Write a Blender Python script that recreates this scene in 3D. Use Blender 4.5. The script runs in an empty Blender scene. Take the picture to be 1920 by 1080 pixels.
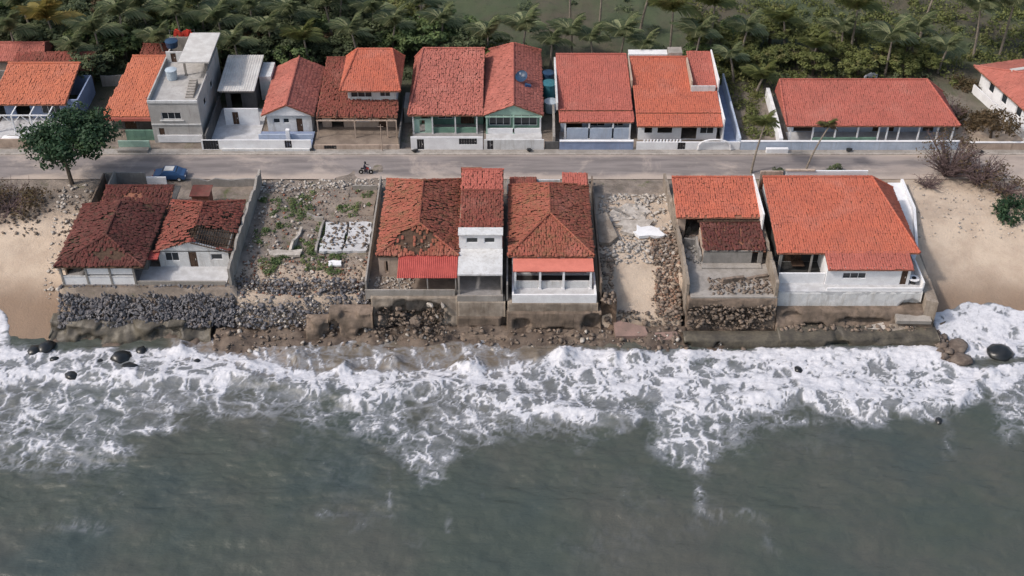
import bpy, bmesh, math, random
import numpy as np
from mathutils import Vector, Matrix, Euler
random.seed(7); RNG = np.random.default_rng(7)
C = bpy.context.scene.collection
S = bpy.context.scene

# ------------------------------------------------------------------ camera
PITCH = math.radians(38.5); FPX = 2380.0; CAMH = 88.0; SEA = -4.5
cam = bpy.data.cameras.new('camera'); camo = bpy.data.objects.new('camera', cam); C.objects.link(camo)
camo.location = (0, 0, CAMH); camo.rotation_euler = (math.pi/2 - PITCH, 0, 0)
cam.sensor_width = 36.0; cam.lens = 36.0*FPX/1920.0
cam.clip_start = 1.0; cam.clip_end = 6000.0
S.camera = camo
# ------------------------------------------------------------------ world and sun
SUN_DIR = Vector((-0.78, -0.30, 0.92)).normalized()          # towards the sun
w = bpy.data.worlds.new('World'); S.world = w; w.use_nodes = True
nt = w.node_tree; nt.nodes.clear()
sky = nt.nodes.new('ShaderNodeTexSky'); sky.sky_type = 'NISHITA'; sky.sun_disc = False
sky.sun_elevation = math.asin(SUN_DIR.z); sky.sun_rotation = math.atan2(SUN_DIR.x, SUN_DIR.y) % (2*math.pi)
sky.air_density = 1.4; sky.dust_density = 4.0; sky.ozone_density = 0.8
bg = nt.nodes.new('ShaderNodeBackground'); bg.inputs['Strength'].default_value = 0.15
wo = nt.nodes.new('ShaderNodeOutputWorld')
nt.links.new(sky.outputs[0], bg.inputs[0]); nt.links.new(bg.outputs[0], wo.inputs[0])
sl = bpy.data.lights.new('sun', 'SUN'); sl.energy = 2.3; sl.angle = math.radians(5.0); sl.color = (1.0, 0.93, 0.87)
so = bpy.data.objects.new('sun', sl); C.objects.link(so); so.location = (-60, 60, 120)
so.rotation_euler = (-SUN_DIR).to_track_quat('-Z', 'Y').to_euler()
S.view_settings.view_transform = 'Standard'; S.view_settings.look = 'None'
S.view_settings.exposure = 0.12; S.view_settings.gamma = 1.0; S.view_settings.use_curve_mapping = False

# ------------------------------------------------------------------ surveying: a spot of the photograph on a level z
CP, SP = math.cos(PITCH), math.sin(PITCH)
def at(px, py, z=0.0):
    u = (px-960)/FPX; v = (540-py)/FPX
    dy = CP+v*SP; dz = -SP+v*CP; t = (z-CAMH)/dz
    return u*t, dy*t
def gx(px, py, z=0.0): return at(px, py, z)[0]
def gy(py, z=0.0): return at(960, py, z)[1]
def proj(X, Y, Z):
    d = Y*CP+(CAMH-Z)*SP; q = Y*SP-(CAMH-Z)*CP
    return 960+FPX*X/d, 540-FPX*q/d

# ------------------------------------------------------------------ noise
def _h(ix, iy, s):
    n = (ix.astype(np.int64)*374761393+iy.astype(np.int64)*668265263+s*1442695041) & 0x7fffffff
    n = ((n ^ (n >> 13))*1274126177) & 0x7fffffff
    return ((n ^ (n >> 16)) & 0xffff)/65535.0
def vnoise(x, y, s=0):
    x = np.asarray(x, float); y = np.asarray(y, float)
    ix = np.floor(x); iy = np.floor(y); fx = x-ix; fy = y-iy
    fx = fx*fx*(3-2*fx); fy = fy*fy*(3-2*fy); ix = ix.astype(int); iy = iy.astype(int)
    a = _h(ix, iy, s); b = _h(ix+1, iy, s); c = _h(ix, iy+1, s); d = _h(ix+1, iy+1, s)
    return (a*(1-fx)+b*fx)*(1-fy)+(c*(1-fx)+d*fx)*fy
def fbm(x, y, s=0, o=4):
    r = 0; a = .5
    for i in range(o): r = r+a*vnoise(x, y, s+i*17); x = x*2.03+5.1; y = y*2.03+3.7; a *= .5
    return r/(1-.5**o)
def sstep(a, b, x):
    t = np.clip((np.asarray(x, float)-a)/(b-a), 0, 1); return t*t*(3-2*t)

# ------------------------------------------------------------------ materials
MATS = {}
def nodes(m): return m.node_tree.nodes, m.node_tree.links
def mix(N, L, a, b, f, mode='MIX'):
    n = N.new('ShaderNodeMix'); n.data_type = 'RGBA'; n.blend_type = mode
    for sock, v in ((n.inputs[6], a), (n.inputs[7], b), (n.inputs[0], f)):
        if hasattr(v, 'is_linked') or hasattr(v, 'links'): L.new(v, sock)
        elif isinstance(v, (tuple, list)): sock.default_value = (*v[:3], 1)
        else: sock.default_value = v
    return n.outputs[2]
def noise(N, L, scale, detail=4, rough=.6, vec=None, dist=0.0):
    n = N.new('ShaderNodeTexNoise'); n.inputs['Scale'].default_value = scale
    n.inputs['Detail'].default_value = detail; n.inputs['Roughness'].default_value = rough
    n.inputs['Distortion'].default_value = dist
    if vec is not None: L.new(vec, n.inputs['Vector'])
    return n.outputs[0]
def ramp(N, L, f, a, b):
    n = N.new('ShaderNodeMapRange'); n.inputs[1].default_value = a; n.inputs[2].default_value = b
    n.interpolation_type = 'SMOOTHSTEP'; L.new(f, n.inputs[0]); return n.outputs[0]
def math_(N, L, op, a, b=None, clamp=False):
    n = N.new('ShaderNodeMath'); n.operation = op; n.use_clamp = clamp
    for i, v in enumerate((a, b)):
        if v is None: continue
        if hasattr(v, 'links'): L.new(v, n.inputs[i])
        else: n.inputs[i].default_value = v
    return n.outputs[0]
def attr(N, name):
    n = N.new('ShaderNodeAttribute'); n.attribute_name = name; return n.outputs['Fac']
def base_mat(name):
    m = bpy.data.materials.new(name); m.use_nodes = True; N, L = nodes(m)
    MATS[name] = m
    b = N['Principled BSDF']; b.inputs['Specular IOR Level'].default_value = .3
    g = N.new('ShaderNodeNewGeometry')
    return m, N, L, b, g.outputs['Position']
def bump(N, L, b, h, strength=.5, dist=.05):
    n = N.new('ShaderNodeBump'); n.inputs['Strength'].default_value = strength; n.inputs['Distance'].default_value = dist
    L.new(h, n.inputs['Height']); L.new(n.outputs[0], b.inputs['Normal'])
def mat(name, c1, c2=None, scale=1.2, lo=.35, hi=.65, rough=.85, bstr=.4, fine=9.0, metal=0.0, streak=None, spec=.3):
    """two tones mixed by noise, a finer grain, optional vertical grime"""
    m, N, L, b, pos = base_mat(name)
    c2 = c2 or tuple(x*.7 for x in c1)
    f = ramp(N, L, noise(N, L, scale, 5, .65, pos), lo, hi)
    col = mix(N, L, c1, c2, f)
    g = ramp(N, L, noise(N, L, fine, 4, .7, pos), .3, .75)
    col = mix(N, L, col, tuple(x*.75 for x in c2), math_(N, L, 'MULTIPLY', g, .45))
    if streak:
        mp = N.new('ShaderNodeMapping'); mp.inputs['Scale'].default_value = (2.2, 2.2, .25); L.new(pos, mp.inputs[0])
        s = ramp(N, L, noise(N, L, 1.0, 5, .7, mp.outputs[0]), .48, .75)
        col = mix(N, L, col, streak, math_(N, L, 'MULTIPLY', s, .7))
    L.new(col, b.inputs['Base Color']); b.inputs['Roughness'].default_value = rough; b.inputs['Metallic'].default_value = metal
    b.inputs['Specular IOR Level'].default_value = spec
    if bstr: bump(N, L, b, noise(N, L, fine*1.5, 4, .7, pos), bstr, .04)
    return m
def tile_mat(name, c1, c2, stain, amt=.4, sscale=.35):
    """clay tiles: each tile its own tint, weathering in patches"""
    m, N, L, b, pos = base_mat(name)
    col = mix(N, L, c1, c2, attr(N, 'tint'))
    big = ramp(N, L, noise(N, L, sscale, 5, .7, pos), .5-.35*amt, .85-.4*amt)
    med = ramp(N, L, noise(N, L, sscale*6, 5, .7, pos, .6), .42, .68)
    col = mix(N, L, col, stain, math_(N, L, 'MULTIPLY', big, math_(N, L, 'ADD', math_(N, L, 'MULTIPLY', med, .55), .25+.2*amt), True))
    vc = N.new('ShaderNodeTexVoronoi'); vc.inputs['Scale'].default_value = .75; L.new(pos, vc.inputs['Vector'])
    sp = N.new('ShaderNodeSeparateColor'); L.new(vc.outputs['Color'], sp.inputs[0])
    col = mix(N, L, col, mix(N, L, c2, stain, .4), math_(N, L, 'MULTIPLY', ramp(N, L, sp.outputs[0], .55, .95), .45))
    mould = ramp(N, L, noise(N, L, 1.7, 7, .78, pos, .3), .54, .72)
    col = mix(N, L, col, (.055, .038, .03), math_(N, L, 'MULTIPLY', mould, .06+.6*amt))
    pale = ramp(N, L, noise(N, L, .22, 4, .6, pos), .5, .78)
    col = mix(N, L, col, (.45, .22, .18), math_(N, L, 'MULTIPLY', pale, .3))
    L.new(col, b.inputs['Base Color']); b.inputs['Roughness'].default_value = .9
    b.inputs['Specular IOR Level'].default_value = .2
    bump(N, L, b, noise(N, L, 14, 3, .6, pos), .3, .03)
    return m
tile_mat('tile_pink', (.43, .15, .12), (.35, .115, .09), (.22, .085, .07), .35)
tile_mat('tile_red', (.40, .122, .095), (.34, .10, .078), (.25, .09, .072), .25)
tile_mat('tile_orange', (.45, .132, .082), (.38, .105, .068), (.28, .10, .075), .25)
tile_mat('tile_bright', (.49, .165, .095), (.43, .135, .08), (.33, .12, .08), .3)
tile_mat('tile_mossy', (.39, .098, .078), (.29, .068, .056), (.17, .09, .05), .88, .2)
tile_mat('tile_dark', (.17, .04, .038), (.10, .028, .028), (.07, .038, .03), .95, .25)
tile_mat('tile_worn', (.29, .075, .06), (.20, .05, .042), (.13, .06, .042), .8, .3)
mat('white_wall', (.62, .63, .64), (.48, .48, .48), .8, .4, .75, streak=(.30, .28, .26))
mat('white_clean', (.76, .77, .79), (.66, .66, .68), .8)
mat('white_blue', (.46, .52, .62), (.36, .42, .52), .8, streak=(.3, .32, .36))
mat('grey_wall', (.30, .285, .27), (.21, .20, .19), .7, streak=(.13, .12, .11))
mat('painted_shade', (.05, .05, .048), (.03, .03, .03), .7)  # near-black colour standing in for shade inside rooms and porches
mat('grey_dark', (.13, .125, .125), (.08, .08, .08), .7, streak=(.05, .05, .05))
mat('plaster_grey', (.46, .45, .44), (.36, .35, .34), .6, streak=(.24, .22, .21))
mat('concrete', (.36, .335, .31), (.25, .23, .21), .5, streak=(.16, .14, .12))
mat('seawall', (.23, .175, .138), (.12, .093, .073), .5, .35, .65, fine=3, bstr=.9, streak=(.055, .043, .034))
mat('seawall_pale', (.33, .285, .24), (.19, .155, .125), .45, .35, .65, fine=3, bstr=.8, streak=(.10, .078, .06))
mat('bank', (.155, .118, .092), (.075, .056, .045), .55, .35, .65, fine=3, bstr=1.0, rough=.65)
mat('rubble_tan', (.30, .19, .14), (.19, .12, .085), 1.6, fine=5)
mat('slab_rose', (.27, .18, .155), (.2, .14, .12), .9)
mat('wet_base', (.12, .105, .08), (.062, .055, .046), .5, fine=4, bstr=.7, rough=.45)
mat('broken_earth', (.15, .105, .075), (.06, .042, .032), .9, fine=5, bstr=.8)
mat('blue_wall', (.25, .31, .46), (.19, .24, .36), .7, streak=(.2, .2, .26))
mat('green_wall', (.17, .30, .23), (.11, .2, .16), .7, streak=(.07, .11, .09))
mat('mint_wall', (.36, .52, .44), (.28, .4, .34), .7)
mat('cream_wall', (.48, .38, .31), (.36, .28, .23), .7, streak=(.2, .15, .12))
mat('salmon', (.62, .20, .15), (.52, .16, .12), .7)
mat('timber', (.10, .06, .04), (.05, .03, .02), 2)
mat('floor_tile', (.33, .32, .32), (.24, .23, .23), .9)
mat('floor_pale', (.55, .56, .58), (.42, .42, .43), .9)
mat('dirt_floor', (.26, .21, .17), (.17, .135, .11), .6)
mat('rock_grey', (.20, .195, .205), (.085, .082, .092), 1.3, rough=.75, fine=5)
mat('rock_brown', (.19, .155, .13), (.09, .07, .06), 1.0, fine=5)
mat('rock_wet', (.022, .024, .026), (.01, .011, .012), 1.5, rough=.3, fine=4, spec=.5)
mat('rubble_pale', (.50, .46, .42), (.30, .27, .24), 1.4, fine=5)
mat('rubble_mix', (.26, .20, .16), (.11, .09, .075), 1.6, fine=5)
mat('brick_red', (.30, .13, .085), (.20, .09, .06), 2)
mat('bark', (.12, .095, .075), (.06, .05, .04), 3)
mat('bark_pale', (.27, .23, .19), (.17, .145, .12), 3)
mat('twig', (.17, .12, .115), (.10, .07, .07), 3)
mat('metal_sheet', (.60, .59, .57), (.48, .46, .44), .8, rough=.5)
mat('metal_red', (.42, .085, .07), (.33, .06, .05), .9, rough=.6)
mat('black_metal', (.025, .025, .03), (.015, .015, .018), 2, rough=.5)
mat('blue_plastic', (.025, .06, .12), (.018, .04, .08), 2, rough=.4, bstr=0)
mat('teal_plastic', (.05, .17, .21), (.03, .12, .15), 2, rough=.4, bstr=0)
mat('pale_plastic', (.45, .52, .58), (.36, .42, .48), 2, rough=.4, bstr=0)
mat('red_cloth', (.50, .05, .03), (.4, .03, .02), 2)
mat('blue_paint', (.03, .08, .19), (.025, .065, .15), 1, rough=.3, bstr=0, spec=.5)
mat('rubber', (.02, .02, .02), (.012, .012, .012), 3)
mat('skin', (.22, .12, .08), (.2, .1, .07), 3, bstr=0)
mat('shirt_dark', (.05, .05, .07), (.03, .03, .05), 3, bstr=0)
mat('jeans', (.06, .08, .13), (.04, .06, .1), 3, bstr=0)
def glass_mat():
    m, N, L, b, pos = base_mat('glass'); b.inputs['Base Color'].default_value = (.02, .025, .03, 1)
    b.inputs['Roughness'].default_value = .12; b.inputs['Specular IOR Level'].default_value = .5
glass_mat()
def leaf_mat(name, c1, c2, c3):
    m, N, L, b, pos = base_mat(name)
    col = mix(N, L, c1, c2, attr(N, 'tint'))
    col = mix(N, L, col, c3, ramp(N, L, noise(N, L, .5, 3, .6, pos), .5, .75))
    L.new(col, b.inputs['Base Color']); b.inputs['Roughness'].default_value = .6
    b.inputs['Specular IOR Level'].default_value = .25
    t = N.new('ShaderNodeBsdfTranslucent'); L.new(col, t.inputs[0])
    mx = N.new('ShaderNodeMixShader'); mx.inputs[0].default_value = .35
    L.new(b.outputs[0], mx.inputs[1]); L.new(t.outputs[0], mx.inputs[2]); L.new(mx.outputs[0], N['Material Output'].inputs[0])
leaf_mat('leaf_green', (.17, .23, .09), (.07, .11, .048), (.19, .22, .09))
leaf_mat('leaf_dark', (.14, .17, .085), (.058, .08, .045), (.15, .165, .09))
leaf_mat('leaf_olive', (.20, .22, .075), (.09, .11, .04), (.19, .17, .075))
leaf_mat('leaf_deep', (.05, .10, .05), (.02, .045, .024), (.07, .11, .045))
leaf_mat('leaf_yellow', (.34, .27, .08), (.18, .16, .05), (.38, .26, .08))
leaf_mat('frond_green', (.32, .33, .19), (.11, .15, .075), (.20, .23, .11))
leaf_mat('leaf_brown', (.14, .095, .05), (.075, .055, .032), (.12, .10, .05))

def ground_mat():
    m, N, L, b, pos = base_mat('ground')
    sand = mix(N, L, (.50, .41, .325), (.40, .315, .245), ramp(N, L, noise(N, L, .25, 5, .65, pos), .35, .7))
    sand = mix(N, L, sand, (.23, .165, .12), attr(N, 'wet'))
    dirt = mix(N, L, (.25, .21, .18), (.14, .118, .10), ramp(N, L, noise(N, L, .5, 6, .7, pos), .35, .65))
    dirt = mix(N, L, dirt, (.09, .10, .045), ramp(N, L, noise(N, L, .3, 5, .7, pos, .5), .55, .72))
    veg = mix(N, L, (.062, .08, .042), (.082, .072, .052), ramp(N, L, noise(N, L, .08, 6, .65, pos), .38, .62))
    veg = mix(N, L, veg, (.032, .042, .02), ramp(N, L, noise(N, L, .6, 5, .75, pos), .5, .75))
    col = mix(N, L, dirt, sand, attr(N, 'sand')); col = mix(N, L, col, veg, attr(N, 'veg'))
    L.new(col, b.inputs['Base Color']); b.inputs['Roughness'].default_value = .95
    bump(N, L, b, math_(N, L, 'ADD', noise(N, L, 4, 6, .7, pos), noise(N, L, .9, 5, .65, pos)), .8, .12)
ground_mat()
def road_mat():
    m, N, L, b, pos = base_mat('road')
    mp = N.new('ShaderNodeMapping'); mp.inputs['Scale'].default_value = (.12, 1.1, 1); L.new(pos, mp.inputs[0])
    a = mix(N, L, (.235, .208, .2), (.155, .138, .135), ramp(N, L, noise(N, L, 1.0, 5, .6, mp.outputs[0]), .35, .65))
    a = mix(N, L, a, (.42, .355, .31), math_(N, L, 'MULTIPLY', ramp(N, L, noise(N, L, .14, 6, .7, pos, .6), .48, .68), .7))
    a = mix(N, L, a, (.42, .35, .30), attr(N, 'drift'))
    a = mix(N, L, a, (.10, .09, .085), math_(N, L, 'MULTIPLY', ramp(N, L, noise(N, L, 7, 4, .7, pos), .5, .8), .35))
    L.new(a, b.inputs['Base Color']); b.inputs['Roughness'].default_value = .9
    bump(N, L, b, noise(N, L, 9, 5, .7, pos), .4, .04)
road_mat()
def sea_mat():
    m, N, L, b, pos = base_mat('sea')
    fine = noise(N, L, 5.0, 5, .7, pos); f = attr(N, 'foam'); th = attr(N, 'thin')
    k = math_(N, L, 'MULTIPLY', math_(N, L, 'SUBTRACT', fine, .5), .8)
    foam = ramp(N, L, math_(N, L, 'ADD', f, math_(N, L, 'MULTIPLY', k, math_(N, L, 'ADD', th, .1))), .14, 1.08)
    deep = mix(N, L, (.056, .068, .058), (.072, .075, .066), ramp(N, L, noise(N, L, .07, 4, .6, pos), .35, .65))
    deep = mix(N, L, deep, (.047, .062, .060), ramp(N, L, noise(N, L, .045, 3, .6, pos), .5, .7))
    deep = mix(N, L, deep, (.20, .155, .12), attr(N, 'silt'))
    col = mix(N, L, deep, (.25, .262, .29), math_(N, L, 'MULTIPLY', th, math_(N, L, 'ADD', math_(N, L, 'MULTIPLY', fine, .5), .42), True))
    col = mix(N, L, col, mix(N, L, (.58, .585, .625), (.42, .43, .475), ramp(N, L, noise(N, L, 1.6, 5, .7, pos), .4, .7)), foam)
    L.new(col, b.inputs['Base Color'])
    r = N.new('ShaderNodeMapRange'); r.inputs[3].default_value = .26; r.inputs[4].default_value = .9
    L.new(foam, r.inputs[0]); L.new(r.outputs[0], b.inputs['Roughness'])
    b.inputs['Specular IOR Level'].default_value = .5; b.inputs['IOR'].default_value = 1.33
    mp2 = N.new('ShaderNodeMapping'); mp2.inputs['Scale'].default_value = (.8, 1.3, 1); L.new(pos, mp2.inputs[0])
    h = math_(N, L, 'ADD', math_(N, L, 'ADD', noise(N, L, .8, 7, .68, mp2.outputs[0]), math_(N, L, 'MULTIPLY', noise(N, L, .22, 3, .5, mp2.outputs[0]), 1.6)), math_(N, L, 'MULTIPLY', foam, .4))
    bump(N, L, b, h, .55, .28)
sea_mat()

# ------------------------------------------------------------------ mesh building
ORG = {}
def tag(o, label=None, cat=None, group=None, kind=None):
    if label: o['label'] = label
    if cat: o['category'] = cat
    if group: o['group'] = group
    if kind: o['kind'] = kind
    return o
def empty(name, loc, label, cat, group=None, rz=0.0):
    o = bpy.data.objects.new(name, None); C.objects.link(o); o.location = loc; o.rotation_euler = (0, 0, rz)
    o.empty_display_size = .5; ORG[o] = Vector(loc)
    return tag(o, label, cat, group)
class MB:
    def __init__(s): s.v = []; s.f = []; s.t = []
    def add(s, vs, fs, tint=None):
        n = len(s.v); s.v += [tuple(p) for p in vs]; s.f += [tuple(i+n for i in f) for f in fs]
        s.t += [random.random() if tint is None else tint]*len(vs); return s
    def box(s, x0, x1, y0, y1, z0, z1):
        if x1 < x0: x0, x1 = x1, x0
        if y1 < y0: y0, y1 = y1, y0
        return s.add([(x0,y0,z0),(x1,y0,z0),(x1,y1,z0),(x0,y1,z0),(x0,y0,z1),(x1,y0,z1),(x1,y1,z1),(x0,y1,z1)],
              [(0,3,2,1),(4,5,6,7),(0,1,5,4),(1,2,6,5),(2,3,7,6),(3,0,4,7)])
    def rbox(s, c, size, rot=(0,0,0)):
        M = Euler(rot).to_matrix(); a, b, d = (q/2 for q in size); c = Vector(c)
        vs = [c+M@Vector(p) for p in [(-a,-b,-d),(a,-b,-d),(a,b,-d),(-a,b,-d),(-a,-b,d),(a,-b,d),(a,b,d),(-a,b,d)]]
        return s.add(vs, [(0,3,2,1),(4,5,6,7),(0,1,5,4),(1,2,6,5),(2,3,7,6),(3,0,4,7)])
    def prism(s, pts, z0, z1):
        n = len(pts); vs = [(x,y,z0) for x,y in pts]+[(x,y,z1) for x,y in pts]
        return s.add(vs, [tuple(range(n-1,-1,-1)), tuple(range(n,2*n))]+[(i,(i+1)%n,n+(i+1)%n,n+i) for i in range(n)])
    def slab(s, q, th):                       # q: any planar polygon, thickened downwards
        q = [Vector(p) for p in q]; n = len(q); d = Vector((0,0,-th))
        vs = q+[p+d for p in q]
        return s.add(vs, [tuple(range(n)), tuple(range(2*n-1,n-1,-1))]+[(i,n+i,n+(i+1)%n,(i+1)%n) for i in range(n)])
    def vpoly(s, pts, th, axis='y'):          # vertical polygon thickened along y (or x)
        d = Vector((0,th,0)) if axis == 'y' else Vector((th,0,0)); q = [Vector(p) for p in pts]; n = len(q)
        return s.add(q+[p+d for p in q], [tuple(range(n)), tuple(range(2*n-1,n-1,-1))]+[(i,n+i,n+(i+1)%n,(i+1)%n) for i in range(n)])
    def tube(s, pts, rs, n=6, cap=True):
        pts = [Vector(p) for p in pts]; vs = []; fs = []
        if not isinstance(rs, (list, tuple)): rs = [rs]*len(pts)
        for i, p in enumerate(pts):
            d = (pts[min(i+1, len(pts)-1)]-pts[max(i-1, 0)]).normalized()
            a = d.orthogonal().normalized() if i == 0 else (a-d*a.dot(d)).normalized()
            b = d.cross(a)
            for k in range(n):
                t = 2*math.pi*k/n; vs.append(p+(a*math.cos(t)+b*math.sin(t))*rs[i])
        for i in range(len(pts)-1):
            for k in range(n):
                fs.append((i*n+k, i*n+(k+1)%n, (i+1)*n+(k+1)%n, (i+1)*n+k))
        if cap: fs += [tuple(range(n-1,-1,-1)), tuple(range((len(pts)-1)*n, len(pts)*n))]
        return s.add(vs, fs)
    def cyl(s, x, y, z0, z1, r, n=12, r1=None): return s.tube([(x,y,z0),(x,y,z1)], [r, r if r1 is None else r1], n)
    def build(s, name, m, parent=None, smooth=False, **props):
        me = bpy.data.meshes.new(name); org = ORG.get(parent, Vector((0,0,0)))
        me.from_pydata([(x-org.x, y-org.y, z-org.z) for x,y,z in s.v], [], s.f)
        a = me.attributes.new('tint', 'FLOAT', 'POINT'); a.data.foreach_set('value', s.t)
        me.materials.append(MATS[m])
        if smooth: me.polygons.foreach_set('use_smooth', [True]*len(me.polygons))
        o = bpy.data.objects.new(name, me); C.objects.link(o)
        if parent: o.parent = parent; ORG[o] = org
        for k, v in props.items(): o[k] = v
        return o
def np_mesh(name, V, F, m, tint=None, parent=None, smooth=False, extra=None):
    """V (n,3), F (k,3|4) -> mesh object"""
    me = bpy.data.meshes.new(name); V = np.asarray(V, np.float32).copy(); F = np.asarray(F, np.int32)
    org = ORG.get(parent, Vector((0,0,0))); V -= np.array(org[:], np.float32)
    me.vertices.add(len(V)); me.vertices.foreach_set('co', V.ravel())
    me.loops.add(F.size); me.loops.foreach_set('vertex_index', F.ravel())
    me.polygons.add(len(F)); me.polygons.foreach_set('loop_start', np.arange(len(F), dtype=np.int32)*F.shape[1])
    if smooth: me.polygons.foreach_set('use_smooth', np.ones(len(F), bool))
    me.update(calc_edges=True)
    for k, val in {**({'tint': tint} if tint is not None else {}), **(extra or {})}.items():
        a = me.attributes.new(k, 'FLOAT', 'POINT'); a.data.foreach_set('value', np.asarray(val, np.float32))
    if m: me.materials.append(MATS[m])
    o = bpy.data.objects.new(name, me); C.objects.link(o)
    if parent: o.parent = parent; ORG[o] = org
    return o

# ------------------------------------------------------------------ the lie of the land
def land(X, Y):
    X = np.asarray(X, float); Y = np.asarray(Y, float)
    z = np.zeros(np.broadcast(X, Y).shape)
    n = (fbm(X*.35, Y*.35, 3)-.5)
    # left beach and right beach fall to the water, the built strip ends in a drop behind its sea walls
    zl = -4.9*np.clip((122.5-Y)/17.0, 0, 1.15)
    zr = -5.0*np.clip((124.0-Y)/19.5, 0, 1.15)
    edge = np.where(X < -16, 110.2, 112.6)
    zc = np.where(Y < edge-.05, -6.5, 0.0)
    lot = (X > 10.0) & (X < 19.0)
    zlot = -2.6*sstep(117.5, 109.0, Y)-3.6*sstep(109.4, 107.6, Y)
    zc = np.where(lot, zlot, zc)
    rub = (X > -31) & (X < -16)
    zrub = -.9*sstep(115.5, 110.6, Y)-5.0*sstep(110.6, 107.8, Y)
    zc = np.where(rub, zrub, zc)
    wl = sstep(-50.3, -50.9, X); wr = sstep(46.9, 47.4, X)
    z = zc*(1-wl)*(1-wr)+zl*wl+zr*wr
    off = Y < 100; z = np.where(off, np.minimum(z, -6.5), z)
    rough = np.where((Y < 131) & (Y > 105), .22, 0.05)*n
    rough = np.where(rub, .9*n, rough)
    rough = np.where(Y > 152, .8*n*sstep(152, 160, Y), rough)
    return z+rough-.16*sstep(132.3, 132.9, Y)*sstep(138.4, 138.0, Y)
def gz(x, y): return float(land(np.array([x]), np.array([y]))[0])
def grid_mesh(name, xs, ys, zf, m, extra=None, smooth=True):
    X, Y = np.meshgrid(xs, ys); Z = zf(X, Y); nx, ny = len(xs), len(ys)
    V = np.stack([X, Y, Z], -1).reshape(-1, 3)
    i = (np.arange(ny-1)[:, None]*nx+np.arange(nx-1)[None]).ravel()
    F = np.stack([i, i+1, i+nx+1, i+nx], 1)
    ex = {k: f(X, Y, Z).ravel() for k, f in (extra or {}).items()}
    return np_mesh(name, V, F, m, smooth=smooth, extra=ex)
xs = np.concatenate([np.linspace(-3000, -100, 20), np.linspace(-95, -56, 60), np.arange(-55.5, 55.5, .4), np.linspace(56, 95, 60), np.linspace(100, 3000, 20)])
ys = np.concatenate([np.linspace(96, 103, 8), np.arange(103.4, 132, .3), np.linspace(132.2, 139.8, 8), np.linspace(140.5, 215, 90), np.linspace(225, 4000, 30)])
def f_sand(X, Y, Z):
    s = sstep(-48.5, -51.5, X)*sstep(129, 123, Y+2*fbm(X*.2, Y*.2, 5))
    s = np.maximum(s, sstep(45.5, 47, X)*sstep(140, 128, Y))
    s = np.maximum(s, ((X > 9.6) & (X < 20))*sstep(130, 127, Y)*.95)
    s = np.maximum(s, sstep(-32, -30, X)*sstep(-15, -17, X)*sstep(116.5, 114, Y)*.6)
    s = np.maximum(s, sstep(29, 31, X)*sstep(133.5, 128.5, Y))
    s = np.maximum(s, (X > 57)*sstep(148, 143, Y)*.7)
    return np.clip(s*(.7+.6*fbm(X*.4, Y*.4, 9)), 0, 1)
ground = grid_mesh('ground', xs, ys, land, 'ground', {
    'sand': f_sand,
    'veg': lambda X, Y, Z: sstep(147, 154, Y+4*fbm(X*.15, Y*.15, 2))*(1-.75*sstep(28, 33, X)*sstep(66, 60, X)*sstep(158, 152, Y)),
    'wet': lambda X, Y, Z: sstep(-1.6, -3.3, Z+.8*(fbm(X*.3, Y*.3, 4)-.5))*sstep(47, 44, np.abs(X)*-1+92)})
tag(ground, kind='structure')

# road and pavement
rx = np.concatenate([np.linspace(-300, -75, 40), np.arange(-74, 74, .5), np.linspace(75, 300, 40)])
road = grid_mesh('road', rx, np.linspace(132.4, 138.0, 18), lambda X, Y: .045+.02*(fbm(X*.4, Y*.4, 8)-.5)+.03*np.cos((Y-135.2)/2.8*1.4), 'road', {'drift': lambda X, Y, Z: np.clip(.85*sstep(134.0, 132.6, Y+1.6*(fbm(X*.25, Y*.4, 19)-.5)*2)+.55*sstep(30, 60, X)*sstep(.35, .6, fbm(X*.2, Y*.5, 20))+.4*sstep(137.2, 138, Y), 0, .9)})
tag(road, kind='structure')
m = MB()
m.box(-90, 90, 138.152, 139.3, -.1, .14)
tag(m.build('pavement', 'concrete'), kind='structure')
m = MB(); m.box(-90, 90, 138.0, 138.149, -.1, .16); tag(m.build('kerb', 'rubble_pale'), kind='structure')

# ------------------------------------------------------------------ the sea
SHORE = [(-200,650),(0,655),(110,658),(180,656),(330,656),(420,664),(560,700),(700,700),(850,695),(900,700),(1000,678),(1060,658),(1200,662),(1300,655),(1500,655),(1770,655),(1800,690),(2200,690)]
def interp(tab, x): return np.interp(x, [a for a, _ in tab], [b for _, b in tab])
DENSE = [(-200,705),(0,712),(150,712),(300,722),(420,715),(500,730),(560,742),(680,770),(760,745),(850,735),(950,765),(1100,790),(1180,800),(1240,770),(1300,775),(1400,765),(1500,748),(1600,772),(1720,788),(1800,768),(1850,715),(1920,700),(2200,720)]
LACE = [(-200,930),(0,905),(150,880),(230,868),(300,850),(360,800),(430,812),(560,800),(650,812),(720,840),(760,890),(830,905),(870,862),(950,838),(1100,826),(1170,830),(1210,856),(1300,880),(1380,845),(1420,815),(1500,780),(1560,780),(1620,795),(1720,802),(1800,790),(1845,740),(1890,800),(2000,860),(2200,880)]
def sea_px(X, Y):
    d = Y*CP+(CAMH-SEA)*SP; q = Y*SP-(CAMH-SEA)*CP
    return 960+FPX*X/d, 540-FPX*q/d
def tongues(X, Y):      # water running up the two beaches
    edgeL = 111.6-2.2*sstep(-58.5, -55.2, X)-5*sstep(-57.0, -54.5, X)
    tl = sstep(104.4, 105.4, Y)*sstep(.0, 1.0, edgeL-Y+.9*(fbm(X*.5, Y*.2, 6)-.5))*sstep(-51.5, -54, X)
    edgeR = 111.8+.7*np.sin(X*.5)
    tr = sstep(103.2, 104.6, Y)*sstep(0, .8, edgeR-Y+1.2*(fbm(X*.6, Y*.2, 7)-.5))*sstep(46.8, 47.6, X)
    return tl, tr
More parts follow.
